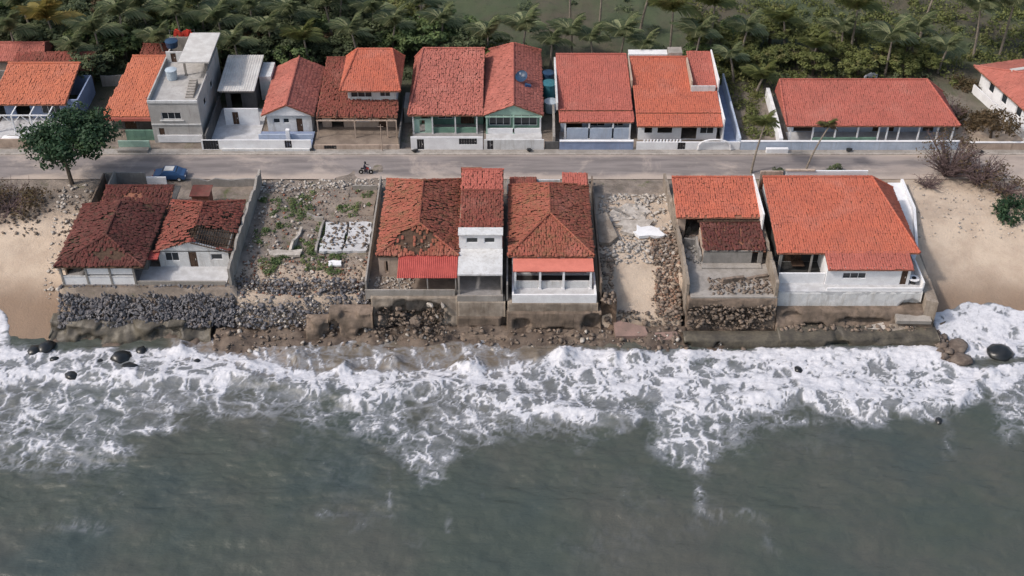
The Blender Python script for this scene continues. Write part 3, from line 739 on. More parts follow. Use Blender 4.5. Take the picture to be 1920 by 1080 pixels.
free_wall('ruined_wall', 'low ragged wall stub beside the tiled floor slab', [(-22.6, 117.0), (-22.4, 123.4), (-24.5, 124.3)], .7, .25, 'concrete', ruin=.8)
free_wall('ruined_wall', 'brown roadside wall remains at the back of the rubble lot', [(-19.6, 129.9), (-16.6, 129.9)], .9, .2, 'concrete', ruin=.3)
slab_thing('floor_patch', 'bare brown floor square at the back corner of the rubble lot', ragged(-19.8, -16.6, 124.4, 129.5, .1), .2, .25, 'dirt_floor', cat='floor')
def dens_lot(x, y): return .25+.75*float(fbm(np.array([x*.35]), np.array([y*.35]), 12)[0] > .5)
tag(scatter('rubble_pale', field(480, -30.8, -16.6, 112, 131, lambda x, y: dens_lot(x, y)*(1 if not (-22.5 < x < -16.3 and y > 116.5) else .12)), .1, .6, 'rubble_pale', pw=3.0, protos=HULLS+SLABS), 'pale chunks of broken masonry strewn over the rubble lot', 'rubble', kind='stuff')
tag(scatter('rubble_brown', field(1500, -30.8, -16.3, 110.6, 131, lambda x, y: 1 if y < 116.5 else .45), .1, .45, 'rubble_mix', pw=2.5, protos=HULLS+SLABS), 'brown earthy debris strewn over the rubble lot', 'rubble', kind='stuff')
tag(scatter('rubble_red', field(420, -30.8, -16.3, 110.4, 131, lambda x, y: 1 if y < 115.5 else .25), .12, .45, 'brick_red', protos=HULLS+SLABS), 'scattered red brick and tile fragments in the rubble lot', 'rubble', kind='stuff')
tag(scatter('rubble_verge', field(260, -31, -16, 129.8, 132.2), .12, .6, 'rubble_pale', protos=HULLS), 'pale kerbside rubble along the road edge of the rubble lot', 'rubble', kind='stuff')
# --- rock revetment
def face_pt(x, t): return (x, 110.95-3.0*t+.2*math.sin(x*1.3), .12-3.6*t)
root = empty('rock_revetment', (-39.5, 110, -2), 'slope of piled grey rocks in front of the white porch and gabled house', 'rocks')
cells = []
for i in range(46):
    for j in range(7): cells.append((-50.3+i*.42+random.uniform(-.15,.15), (j+.5)/7+random.uniform(-.05,.05)))
random.shuffle(cells); cells = cells[:300]
for x, t in cells:
    me = random.choice(ROCKS['rock_grey' if random.random() < .86 else 'rock_brown']); o = bpy.data.objects.new('rock', me); C.objects.link(o); o.parent = root
    p = Vector(face_pt(x, t)); o.location = p-Vector((-39.5, 110, -2)); s = random.uniform(.38, .72); o.scale = (s, s*random.uniform(.7, 1), s*random.uniform(.7, 1)); o.rotation_euler = [random.uniform(0, 6.28) for _ in range(3)]
scatter('rock_fill', [tuple(Vector(face_pt(random.uniform(-50.6, -31), random.random()))+Vector((0, .15, -.1))) for _ in range(3000)], .16, .48, 'rock_grey', root)['kind'] = 'stuff'
g = []
for _ in range(3000):
    x = random.uniform(-31.5, -15.8); t = random.random()**.9
    g.append((x, 112.3-4.3*t-.08*(x+31)*.3+random.uniform(-.2,.2), .05-3.7*t+.25*random.random()))
tag(scatter('dark_rubble_slope', g[:1900], .12, .7, 'rock_grey', protos=HULLS+SLABS, pw=3), 'dark blue-grey stone rubble sliding from the rubble lot towards the surf', 'rubble', kind='stuff')
tag(scatter('mixed_rubble_slope', [(a, b+.4, c+.12) for a, b, c in g[1900:2500] if b > 109.8], .15, .55, 'rubble_mix', protos=HULLS+SLABS), 'mixed brown rubble along the crest of the rubble slope', 'rubble', kind='stuff')
tag(scatter('pale_rubble_slope', [(a, b, c+.2) for a, b, c in g[2500:2700]], .15, .5, 'rubble_pale', protos=HULLS), 'pale flecks of masonry on the dark rubble slope', 'rubble', kind='stuff')
root = empty('concrete_apron', (-42, 108, -4), 'mossy green-brown concrete apron at the foot of the grey rocks', 'sea wall')
rough_face('face', -51.5, -33.5, -2.95, -5.6, 107.6, 'wet_base', root, [(-38.5,-4.0,1.6,.8,1.0), (-50.5,-3.4,1.2,.9,1.0), (-44,-3.1,2.0,.4,.8), (-35,-3.3,1.4,.7,1.2), (-47,-4.3,1.5,.5,.6)], seed=4, amp=.7, depth=1.8, lean=1.5)
root = empty('concrete_block', (-17.5, 107.2, -4), 'tan concrete buttress at the left end of the middle sea wall', 'sea wall')
rough_face('face', -22.8, -20.3, -2.1, -5.6, 107.0, 'seawall', root, [(-20.6,-3.4,.6,1.2,.9),(-22.9,-2.4,.8,.7,1.0)], seed=6, amp=.4, lean=.6)
rough_face('face', -20.2, -15.4, -1.2, -5.6, 107.6, 'seawall', root, [(-16.0,-4.2,1.3,1.1,1.0),(-19.8,-3.6,.7,1.4,.9),(-18,-1.4,1.0,.5,.6)], seed=7, amp=.34, lean=.9)

# --- N2
h = House('beach_house', 'large mottled red roof house with sagging tiles and white upper box facing the sea', -15.0, -1.0, 109.3, 130)
h.wall('y', -16.2, 109.6, 130.5, -.4, 1.8, 'concrete', name='yard_wall')
h.wall('x', 109.3, -16.2, -6.3, -.5, .75, 'concrete', name='terrace_parapet')
h.box('terrace_floor', 'dirt_floor', -16.0, -6.1, 109.5, 113.6, -.4, .06)
h.shell(-14.6, -6.0, 113.6, 127.6, 2.9, 'cream_wall', fops=[(-14.2,-13.6,.1,2.1), (-12.9,-11.3,.2,2.0,'window'), (-10.3,-8.8,.1,2.2,'door')])
h.shell(-6.0, -1.2, 114.2, 127.2, 3.3, 'cream_wall', fops=[(-5.4,-3.6,.1,2.3,'door')])
mm = patch((-10.9, 114.5, 2.6, 1.7, .85), (-9.5, 121.0, 1.8, .8, .4), (-13.5, 125, .8, .8, .3), (-8, 118, 1.5, .5, .35))
h.roof(-15.1, -5.9, 112.6, 127.9, 3.0, 4.5, 'tile_mossy', axis='y', i0=4.2, i1=2.6, deck='timber', jit=.05, miss=mm)
h.roof(-5.9, -1.0, 114.2, 123.4, 3.9, 4.4, 'tile_worn', shed=True, jit=.05, miss=patch((-4, 118, 1.2, .5, .3)), name='roof_tiles')
h.roof(-5.95, -1.0, 123.5, 127.4, 4.2, 4.7, 'tile_red', shed=True, jit=.04)
h.box('parapet', 'brick_red', -6.1, -3.6, 127.42, 127.6, 3.0, 4.95)
h.roof(-6.1, -1.05, 114.05, 114.9, 3.2, 3.3, 'tile_worn', shed=True, cap=False)
# corrugated lean-to
mb = MB(); n = 60
for i in range(n):
    xa = -12.6+6.6*i/n; xb = -12.6+6.6*(i+1)/n; za = .05*(i % 2); zb = .05*((i+1) % 2)
    mb.add([(xa,109.4,2.35+za),(xb,109.4,2.35+zb),(xb,113.1,2.98+zb),(xa,113.1,2.98+za),(xa,109.4,2.32+za),(xb,109.4,2.32+zb),(xb,113.1,2.95+zb),(xa,113.1,2.95+za)],
           [(0,1,2,3),(7,6,5,4),(0,4,5,1)])
mb.build('lean_to_roof', 'metal_red', h.root)
for x in (-12.4, -9.3, -6.2): h.post(x, 109.65, .06, 2.3, 'concrete', .13)
h.wall('x', 112.8, -14.9, -12.7, 0, 2.6, 'cream_wall', ops=[(-14.3,-13.9,.4,2.1)], name='porch_wall')
# white upper box and its porch slab
h.box('porch_slab', 'white_wall', -5.95, -1.05, 109.3, 114.0, 2.75, 2.95)
h.wall('x', 114.0, -5.9, -1.1, 2.96, 4.9, 'white_clean', ops=[(-5.1,-3.8,3.75,4.45,'window'), (-3.1,-1.9,3.75,4.45,'window')], name='upper_wall')
h.box('upper_slab', 'white_wall', -6.0, -1.0, 113.8, 115.2, 4.905, 5.02)
for x in (-5.85, -1.15): h.wall('y', x-.09, 109.4, 114.0, -.2, 2.74, 'concrete', name='porch_side') if x > -2 else h.post(x, 109.5, 0, 2.74, 'concrete', .2)
h.box('porch_floor', 'floor_tile', -6.05, -1.0, 108.9, 114.2, -.5, .08)
h.wall('x', 108.75, -6.05, -1.0, -.4, .35, 'concrete', name='terrace_parapet')
tag(scatter('roof_debris', [(random.uniform(-12.6, -9.2), random.uniform(113.6, 116.2), 3.3+.15*random.random()) for _ in range(60)], .15, .5, 'rubble_mix', protos=SLABS), 'brown debris heaped in the sunken front of the mottled roof', 'debris', kind='stuff')
tag(scatter('yard_debris', [(random.uniform(-15.3, -11), random.uniform(109.9, 112.5), .1) for _ in range(180)], .12, .5, 'rubble_pale', protos=HULLS+SLABS), 'pale rubble on the terrace before the corrugated lean-to', 'rubble', kind='stuff')
root = empty('sea_wall', (-11, 108.6, -3), 'broken concrete sea wall with a dark cave-in under the mottled red house', 'sea wall')
rough_face('face', -15.6, -6.05, -.05, -5.8, 109.0, 'seawall_pale', root, [(-11.2,-2.5,3.9,1.9,1.6), (-9.6,-4.6,2.4,1.6,1.4), (-12.6,-4.2,1.4,1.5,1.2)], seed=11, amp=.14, depth=2.4, lean=.5)
mb = MB(); mb.box(-15.2, -6.6, 111.6, 111.9, -6, -.5); mb.build('earth_core', 'broken_earth', root)
scatter('fallen_stones', [(random.uniform(-15, -7), 107.9+random.uniform(-1.4, 1.9), -5.0+3.3*random.random()**1.6) for _ in range(700)], .15, .85, 'rubble_mix', root, HULLS+SLABS+SLABS, 2.6)['kind'] = 'stuff'
for (x, y, z, s, mt) in ((-9.1, 108.7, -.9, 1.3, 'rubble_pale'), (-7.6, 108.6, -.9, 1.2, 'rubble_pale'), (-8.3, 108.2, -2.1, .8, 'rubble_pale'), (-12.5, 108.5, -1.2, 1.1, 'rubble_mix'), (-10.8, 108.0, -2.6, 1.8, 'rock_brown'), (-9.6, 107.3, -4.2, 2.0, 'rock_brown'), (-8.0, 107.0, -4.4, 1.4, 'rock_brown')):
    o = bpy.data.objects.new('fallen_block', random.choice(ROCKS[mt])); C.objects.link(o); o.parent = root; o.location = Vector((x, y, z))-Vector((-11, 108.6, -3)); o.scale = (s, s*.8, s*.8); o.rotation_euler = (random.random(), random.random(), random.random()*6)
root = empty('sea_wall', (-3.5, 108.6, -3), 'tan two-tier sea wall beneath the porch with white upper box', 'sea wall')
rough_face('upper_face', -6.0, -.75, -.42, -2.4, 108.7, 'seawall_pale', root, [], seed=13, amp=.05, lean=.15)
rough_face('lower_face', -6.1, -.7, -2.35, -4.2, 108.3, 'seawall', root, [(-3.2,-4.0,2.2,.4,.8), (-.9,-3.2,.4,1.0,.7)], seed=14, amp=.12, lean=.2)
rough_face('base', -6.4, 10.6, -4.0, -5.9, 107.0, 'seawall', root, [(-2,-4.9,1.2,.4,.6), (6,-4.8,1.6,.4,.7), (3,-4.7,1,.4,.6)], seed=15, amp=.5, lean=1.0)

# --- N3
h = House('beach_house', 'narrow hipped red house with salmon porch roof and white seafront terrace', -.4, 9.2, 109.2, 128.5)
h.shell(0, 8.9, 112.8, 126.2, 2.95, 'white_wall', fops=[(.6,2.85,.35,2.6), (3.3,5.4,.35,2.6), (5.9,8.4,.35,2.6)])
h.roof(-.45, 9.15, 112.5, 126.5, 3.05, 4.35, 'tile_mossy', axis='y', i0=6.4, i1=1.5, jit=.05, miss=lambda x, y: .015+0*x)
h.roof(-.3, 3.0, 126.6, 128.4, 2.6, 3.0, 'tile_worn', shed=True, cap=False); h.roof(6.0, 9.1, 125.9, 128.0, 3.5, 3.9, 'tile_red', shed=True, cap=False)
h.wall('x', 128.2, 3.0, 5.8, 0, 2.7, 'white_wall', name='back_parapet')
h.box('room_floor', 'painted_shade', .2, 8.7, 113.0, 126, -.1, .12); h.wall('x', 115.5, .2, 8.7, .12, 2.9, 'painted_shade', name='inner_wall')  # floor and inner wall coloured dark, shade painted behind the openings
h.wall('x', 110.5, .2, 8.9, .1, 1.05, 'white_wall', name='veranda_rail'); h.box('veranda_floor', 'painted_shade', .2, 8.9, 110.7, 112.75, .102, .13)  # the thin dark floor sheet is painted shade under the porch roof
h.box('porch_roof', 'salmon', .1, 9.0, 110.15, 112.45, 2.62, 2.76)
for x in (.35, 3.1, 5.7, 8.7): h.post(x, 110.35, .1, 2.62, 'white_clean', .24)
h.box('terrace_floor', 'floor_pale', .1, 9.2, 108.75, 112.8, -.5, .1)
h.wall('x', 108.6, 0, 9.3, -.5, .62, 'white_clean', name='terrace_parapet', th=.22)
for x in (0, 9.08): h.wall('y', x, 108.83, 112.7, -.5, .62, 'white_clean', name='terrace_parapet', th=.22)
h.wall('y', -.62, 109, 130, -.5, 1.7, 'grey_wall', name='yard_wall')
h.wall('y', 9.75, 109.5, 130.8, -.6, 1.6, 'seawall', name='yard_wall')
root = empty('sea_wall', (4.5, 108.5, -3), 'tan sea wall below the white seafront terrace', 'sea wall')
rough_face('upper_face', -.5, 9.5, -.5, -1.6, 108.55, 'seawall_pale', root, [], seed=16, amp=.04, lean=.05)
rough_face('lower_face', -.6, 9.9, -1.6, -4.3, 108.2, 'seawall', root, [(1.0,-3.1,1.0,.8,1.1), (8.9,-3.0,1.3,1.2,1.2), (5,-4.0,2.4,.4,.7)], seed=17, amp=.16, lean=.4)
scatter('fallen_stones', [(random.uniform(-1, 12), 107.2+random.uniform(-1.2, 1.2), -5.2+.5*random.random()) for _ in range(260)], .2, .8, 'rubble_mix', root)['kind'] = 'stuff'
root = empty('side_bank', (10.4, 110, -2), 'dark eroded bank of earth beside the white seafront terrace', 'bank')
rough_face('face', 9.9, 11.6, -.5, -5.4, 108.9, 'broken_earth', root, [(10.6,-2.5,.7,1.6,.8)], seed=18, amp=.3, lean=1.1)
scatter('earth_clods', [(random.uniform(9.9, 11.4), random.uniform(108, 121), -.1-.0*random.random()) for _ in range(160)], .2, .8, 'rubble_mix', root)['kind'] = 'stuff'

# --- sand lot with broken slabs
def zslab(x, y): return gz(x, y)
def tslab(label, quad, z, th, m, tilt, cat='slab'): return slab_thing('broken_slab', label, quad, z, th, m, tilt, cat)
tslab('long tan concrete slab tipped beside the narrow hipped house', [(9.95,123.6),(11.3,124.0),(12.3,119.4),(11.3,118.2),(10.1,118.4)], .75, .45, 'seawall_pale', (.02, .05))
tslab('pale cracked concrete slab in the middle of the sandy lot', ragged(12.6, 16.4, 120.6, 122.8, .5, 4), .55, .4, 'rubble_pale', (.03, .03))
tslab('bright white slab piece lying at the right of the sandy lot', ragged(14.5, 17.6, 119.9, 121.4, .4, 4), .62, .4, 'white_clean', (-.03, .05))
tslab('rosy flat slab patch near the back of the sandy lot', ragged(12.0, 16.5, 123.6, 126.4, .6, 4), .18, .25, 'rubble_pale', (0, .01))
tslab('red-brown slab fallen at the foot of the sandy lot', [(11.3,108.9),(14.8,108.0),(15.2,106.9),(11.5,106.8)], -3.5, .5, 'slab_rose', (-.02, .35))
tslab('second red-brown slab lying lower right of the sandy lot', [(15.9,107.4),(18.3,107.6),(18.6,106.6),(15.8,106.5)], -3.9, .4, 'slab_rose', (-.02, .3))
tag(scatter('lot_rubble', field(900, 10.6, 19, 115.5, 129, dens_lot), .1, .7, 'rubble_pale', protos=HULLS+SLABS), 'pale rubble around the cracked slabs of the sandy lot', 'rubble', kind='stuff')
tag(scatter('brick_heap', field(560, 15.8, 19.2, 108.8, 121, lambda x, y: float(x > 16.3+.2*math.sin(y))*.8+.06), .15, .5, 'rubble_tan', protos=HULLS+SLABS, sink=.35), 'spill of red-brown bricks along the wall of the sandy lot', 'rubble', kind='stuff')
tag(scatter('brick_heap_pale', field(420, 15.6, 19.2, 108.6, 121, lambda x, y: float(x > 16.2)*.8+.1), .18, .7, 'rubble_mix', protos=HULLS+SLABS, sink=.4), 'tan masonry lumps among the red-brown bricks', 'rubble', kind='stuff')
tag(scatter('toe_rubble', [(random.uniform(10.5, 20), random.uniform(106.3, 109.2), 0) for _ in range(0)] or [(x, y, max(-5.0, gz(x, y))) for x, y in [(random.uniform(10.5, 20.5), random.uniform(106.2, 109.4)) for _ in range(420)]], .2, .9, 'rubble_mix', protos=HULLS+SLABS), 'brown rubble at the toe of the sandy lot by the surf', 'rubble', kind='stuff')
free_wall('boundary_wall', 'crumbling grey-brown boundary wall right of the sandy lot', [(19.4, 109.4), (19.4, 116), (19.2, 122), (18.8, 131)], 1.9, .3, 'seawall_pale', z0=-3, ruin=.3)

# --- N4
h = House('ruined_house', 'half collapsed house with orange upper roof and dark red lower roof', 19.6, 29.0, 109, 127.5)
h.shell(19.3, 27.8, 120.3, 126, 3.1, 'cream_wall', fops=[(20.2,22.2,.1,2.6), (24,25.2,.1,2.3)])
h.roof(19.0, 28.6, 119.7, 126.4, 3.15, 4.3, 'tile_orange', shed=True, jit=.03, miss=lambda x, y: .9*sstep(120.4, 119.8, y+.5*fbm(x*1.4, y, 3)))
h.box('eave_board', 'timber', 21.4, 28.6, 119.3, 119.45, 2.75, 2.95)
h.wall('y', 28.65, 118.5, 126.8, 2.0, 4.5, 'white_clean', name='parapet')
h.roof(21.7, 28.7, 114.9, 119.4, 2.0, 2.7, 'tile_dark', shed=True, jit=.06, miss=lambda x, y: .04+0*x)
h.wall('x', 114.9, 21.7, 28.4, 0, 1.9, 'grey_wall', ops=[(27.2,27.9,.1,1.8)], name='front_wall'); h.wall('y', 21.7, 115.1, 119.4, 0, 2.0, 'cream_wall', name='side_wall')
h.box('ledge', 'concrete', 21.5, 28.3, 114.0, 114.88, -.3, .25)
h.box('terrace_floor', 'concrete', 19.7, 29.2, 108.9, 114.9, -.6, .08)
h.box('yard_floor', 'concrete', 19.6, 21.6, 114.9, 120.2, -.3, .10)
free_wall('ruined_wall', 'ragged grey wall stump left of the dark red lower roof', [(19.9, 118.2), (21.3, 118.4), (21.5, 115.2)], 1.5, .22, 'grey_wall', ruin=.6)
free_wall('ruined_wall', 'jagged low wall across the brown terrace of the half collapsed house', [(23.5, 111.4), (26, 112.0), (28.8, 112.6)], .7, .35, 'rubble_mix', ruin=.9)
free_wall('boundary_wall', 'brown boundary wall between the half collapsed house and the big orange roof', [(29.1, 109), (29.1, 119)], 2.2, .35, 'seawall_pale', z0=-1, ruin=.2)
tag(scatter('terrace_rubble', [(random.uniform(22, 29), random.uniform(109.4, 112.2), .1) for _ in range(300)], .12, .6, 'rubble_mix', protos=HULLS+SLABS), 'rosy brown rubble strewn on the terrace of the half collapsed house', 'rubble', kind='stuff')
tag(scatter('yard_rubble', [(random.uniform(19.7, 22), random.uniform(114.9, 120), .12) for _ in range(110)], .12, .6, 'grey_wall', protos=HULLS+SLABS), 'grey debris in the side yard of the half collapsed house', 'rubble', kind='stuff')
mb = MB()
for i in range(26):
    a = Vector((random.uniform(19.5, 20.6), random.uniform(119.6, 121.8), .3)); b = a+Vector((random.uniform(-.8, .8), random.uniform(-.8, .8), random.uniform(.4, 1.8))); mb.tube([a, b], .05, 4)
tag(mb.build('broken_timbers', 'rubber'), 'tangle of charred black timbers at the left of the orange upper roof', 'timbers')
root = empty('sea_wall', (24.5, 108.6, -3), 'collapsed brown retaining wall full of torn stones under the half collapsed house', 'sea wall')
rough_face('face', 19.4, 29.3, -.1, -4.2, 108.8, 'seawall', root, [(22,-1.9,2.6,.8,1.4), (26,-2.1,3.0,.75,1.5), (24,-3.2,2.4,.5,1.0)], seed=21, amp=.25, depth=2.4, lean=.6)
rough_face('base', 19.0, 30.4, -3.6, -6.0, 105.9, 'wet_base', root, [(22.8,-4.7,.5,.9,.6), (19.4,-4.6,.4,.8,.5)], seed=22, amp=.15, lean=.3)
scatter('torn_stones', [(random.uniform(19.6, 29.1), 108.6-.5*t+random.uniform(-.3, .5), -.9-2.9*t) for t in [random.random() for _ in range(520)]], .2, .75, 'rubble_mix', root, HULLS+SLABS)['kind'] = 'stuff'

# --- N5
h = House('beach_house', 'wide house with the big bright orange roof and white seafront balcony', 29.8, 45.4, 110.8, 130)
h.roof(29.6, 45.5, 113.2, 126.2, 2.9, 4.9, 'tile_orange', axis='x', i1=3.0, pos=.95, jit=.022, gmat='white_wall')
h.roof(34.9, 44.4, 110.75, 113.5, 2.45, 2.95, 'tile_red', shed=True, cap=False)
h.shell(30.0, 44.6, 115.4, 126.0, 2.85, 'painted_shade', fops=[(31,33,.1,2.2,'door')])  # walls coloured near black as the shade of the porch recess
h.box('porch_floor', 'painted_shade', 29.8, 34.85, 111.6, 115.35, .082, .1)  # thin dark sheet over the pale balcony floor, porch shade put into colour
h.wall('x', 111.1, 34.9, 44.2, 0, 2.5, 'white_clean', ops=[(36.7,39.3,.95,1.75,'window'), (43.2,43.9,.1,2.1,'door')], name='front_wall')
h.wall('y', 34.9, 111.28, 116.1, 0, 2.5, 'white_clean', name='side_wall'); h.wall('y', 44.02, 111.28, 116.1, 0, 2.5, 'white_clean', name='side_wall')
h.box('balcony_floor', 'floor_pale', 29.6, 45.6, 109.9, 116.2, -.5, .08)
h.wall('x', 111.4, 29.7, 34.85, 0.0, 1.45, 'white_clean', name='balcony_parapet'); h.wall('x', 110.0, 34.9, 45.5, .08, .45, 'white_clean', name='balcony_parapet')
h.post(30.1, 113.4, 0, 2.8, 'grey_wall', .3); h.post(33.6, 113.4, 0, 2.8, 'grey_wall', .2)
h.box('table_top', 'timber', 31.6, 33.0, 113.6, 114.6, .75, .8)
h.wall('y', 45.5, 110.2, 114.5, -.4, 1.1, 'white_clean', name='balcony_side')
h.wall('x', 126.6, 32.6, 42.3, 0, 5.05, 'white_clean', name='back_parapet'); h.wall('x', 127.2, 29.7, 32.4, 0, 4.6, 'cream_wall', name='back_parapet')
h.box('parapet_cap', 'cream_wall', 32.5, 36, 126.5, 126.85, 5.053, 5.2)
tb = empty('round_table', (44.8, 111.4, .08), 'round white table on the right end of the seafront balcony', 'table')
MB().cyl(44.8, 111.4, .75, .81, .62, 18).build('table_top', 'white_clean', tb); MB().cyl(44.8, 111.4, .10, .75, .06, 8).build('leg', 'grey_dark', tb); MB().cyl(44.8, 111.4, .085, .13, .3, 12).build('base', 'grey_dark', tb)
MB().cyl(44.8, 111.4, .812, .86, .26, 12).build('tray', 'rubber', tb)
root = empty('side_terrace', (46.4, 122, 0), 'pale plastered terrace wall right of the big orange roof', 'terrace')
mb = MB(); mb.prism([(43.8,127.4),(46.0,131.0),(48.3,131.0),(48.3,124.8),(46.6,116.8),(45.7,114.8),(45.7,119)], -.3, .45); mb.build('terrace_slab', 'white_clean', root)
mb = MB(); mb.prism([(48.0,131.0),(48.3,131.0),(48.3,124.8),(46.6,116.8),(46.3,116.8),(48.0,124.9)], .45, 1.0); mb.build('wall', 'white_clean', root)
root = empty('sea_wall', (38, 109.5, -1), 'whitewashed upper retaining wall beneath the seafront balcony', 'sea wall')
rough_face('face', 29.5, 45.6, -.05, -2.1, 109.9, 'white_wall', root, [(44.6,-2.1,1.2,.9,.6)], seed=23, amp=.04, depth=.6, lean=.1)
root = empty('sea_wall', (38, 109, -3), 'cracked greenish sea wall with a long dark slit under the seafront balcony', 'sea wall')
rough_face('face', 29.4, 46.9, -1.9, -4.3, 109.0, 'seawall', root, [(39.5,-3.1,2.9,.35,1.5), (33.5,-3.6,1.6,.4,.8), (31,-2.4,1.2,.35,.6)], seed=24, amp=.34, depth=1.8, lean=1.2)
rough_face('base', 29.5, 47.2, -3.55, -6.2, 105.9, 'wet_base', root, [(36,-4.2,1.4,.5,.6),(42,-3.6,2.0,.3,.5)], seed=25, amp=.22, depth=3.0, lean=.2)
MB().rbox((44.6, 108.7, -2.6), (3.9, 1.7, .5), (.12, .02, 0)).build('fallen_slab', 'concrete', root); MB().rbox((43.6, 107.9, -3.7), (3.0, 1.3, .4), (.35, .05, .1)).build('fallen_slab', 'seawall_pale', root)
MB().rbox((40.5, 108.0, -3.65), (2.2, .9, .35), (.25, -.1, .2)).build('fallen_slab', 'rubble_pale', root)
scatter('fallen_stones', [(random.uniform(30, 46.5), 107.9+random.uniform(-.6, .7), -4.0+.5*random.random()) for _ in range(240)], .2, .8, 'rubble_mix', root)['kind'] = 'stuff'
root = empty('sea_wall', (46.6, 112, -3), 'grey stone corner of the sea wall beside the right beach', 'sea wall')
mb = MB(); mb.prism([(45.8,108.8),(47.0,108.4),(47.3,118),(46.2,118)], -6, -.3); mb.build('corner_wall', 'seawall_pale', root)
scatter('corner_rocks', [(47.2+random.uniform(-.4, 1.2), random.uniform(103.6, 109.5), -4.8+.5*random.random()) for _ in range(70)], .5, 1.5, 'rock_brown', root)['kind'] = 'stuff'
# the eroded foot of the whole built strip
def bankz(X, Y):
    f = fbm(X*.45, Y*.6, 81); t = np.clip((108.6-Y)/4.7, 0, 1)
    z = -3.5-1.55*t+1.5*(f-.5)*(1-.5*t)+.5*(fbm(X*1.6, Y*1.8, 82)-.5)
    z = z-1.5*((X > 19.5) & (X < 29.5))*(1-t)*.8-1.2*(X > 29.5)*(1-t)-.5*(X < -33)-2*sstep(47, 48.5, X)-2*sstep(-51, -52.5, X)
    return np.where(Y > 108.4, z-2*(Y-108.4), z)
bank = grid_mesh('eroded_bank', np.arange(-52, 48.5, .25), np.arange(103.0, 109.2, .22), bankz, 'bank'); tag(bank, kind='structure')
def bk(n, x0, x1):
    r_ = []
    for _ in range(n):
        x = random.uniform(x0, x1); y = 104.6+3.4*random.random()**.8
        r_.append((x, y, float(bankz(np.array([x]), np.array([y]))[0])))
    return r_
tag(scatter('bank_rubble', bk(1100, -33, 30), .1, .8, 'rubble_mix', protos=HULLS+SLABS+SLABS, pw=3.5), 'brown stones and broken concrete along the eroded foot of the sea walls', 'rubble', kind='stuff')
tag(scatter('bank_pale_rubble', bk(160, -31, 46), .15, .8, 'rubble_pale', protos=HULLS+SLABS, pw=3), 'pale broken concrete pieces along the eroded foot of the sea walls', 'rubble', kind='stuff')
# boulders in the surf
BIG = {m: [rock_mesh(*hull(60+i, 70, .75), m) for i in range(3)] for m in ('rock_wet', 'rock_brown')}
for L_ in BIG.values():
    for me in L_: me.polygons.foreach_set('use_smooth', [True]*len(me.polygons))
def boulder(x, y, s, label, m='rock_wet', z=None):
    o = bpy.data.objects.new('boulder', BIG[m][random.randrange(3)]); C.objects.link(o)
    o.location = (x, y, (SEA+.1*s) if z is None else z); o.scale = (s*1.1, s, s*.8); o.rotation_euler = (random.uniform(-.3,.3), random.uniform(-.3,.3), random.random()*6)
    return tag(o, label, 'boulder')
for (px, py, s, l) in ((228,670,2.0,'larger dark boulder in the foam below the concrete apron'), (242,690,1.8,'purplish boulder just seaward of the larger one in the foam'), (135,704,1.4,'small black rock alone in the surf at the far left'),
        (1876,664,2.6,'big black boulder awash in the white water at the right edge'), (1497,692,.9,'tiny black rock poking from the foam under the orange roof house'), (264,656,1.1,'small green rock at the foot of the concrete apron'),
        (1760,788,.8,'dark rock at the outer edge of the foam on the right'), (370,678,.8,'tiny rock near the backwash streaks'), (100,672,.9,'small grey rock off the left beach'), (186,678,.8,'small rock between the apron and the surf')):
    x, y = at(px, py, SEA+.2); boulder(x, y, s, l)
for (px, py, s, l) in ((62,655,1.4,'black rock at the left beach waterline'), (88,648,1.7,'upright dark rock where the left beach meets the concrete apron'), (1795,650,2.4,'large brown-grey rock at the sea wall corner'), (1800,672,2.2,'brown-grey rock fallen seaward of the sea wall corner')):
    x, y = at(px, py, SEA+.4); boulder(x, y, s, l, 'rock_brown' if px > 1000 else 'rock_wet')
# ================================================================== FAR ROW (land side of the road)
FW = 139.1
# --- F1 far left
h = House('street_house', 'orange roofed house with white timber pergola behind the almond tree', -68, -57.2, 143.5, 154)
h.shell(-67.4, -57.4, 146.8, 153.5, 3.0, 'blue_wall', fops=[(-66,-64,.1,2.3), (-62.5,-60,.9,2.2,'window')])
h.roof(-68.4, -58.6, 145.4, 153.9, 3.1, 4.6, 'tile_bright', shed=True, jit=.03)
h.wall('y', -57.9, 140.6, 154, 0, 2.6, 'blue_wall', name='side_wall', th=.4)
h.roof(-68.4, -57.2, 153.9, 157.5, 3.6, 4.4, 'tile_worn', shed=True, jit=.04, cap=False)
for x in (-67.6, -65.2, -62.8, -60.4): h.post(x, 143.2, 0, 2.7, 'white_clean', .18)
mb = MB()
for x in (-67.6, -65.2, -62.8, -60.4):
    mb.tube([(x,143.2,2.75),(x,147,2.85)], .09, 4); mb.tube([(x,143.2,1.5),(x+1.1,143.2,2.7)], .07, 4); mb.tube([(x,143.2,1.5),(x-1.1,143.2,2.7)], .07, 4)
mb.tube([(-68.2,143.2,2.78),(-59.8,143.2,2.78)], .1, 4); mb.build('pergola_frame', 'white_clean', h.root)
h.box('terrace_floor', 'floor_pale', -68, -58.2, 140.4, 146.8, -.1, .25); h.wall('x', 139.9, -68, -57.6, 0, 1.2, 'cream_wall', name='front_wall')
bt = empty('boat', (-65.0, 141.5, .25), 'small white upturned dinghy on the terrace by the almond tree', 'boat')
mb = MB()
for i in range(8):
    pass
pts = [(-66.6, .05), (-66.2, .55), (-65.4, .72), (-64.4, .7), (-63.7, .45), (-63.3, .05)]
vs = []; 
for x, wd in pts:
    for k in range(7):
        t = math.pi*k/6; vs.append((x, 141.5-wd*math.cos(t), .3+.55*wd*1.2*math.sin(t)))
fs = [(i*7+k, (i+1)*7+k, (i+1)*7+k+1, i*7+k+1) for i in range(5) for k in range(6)]
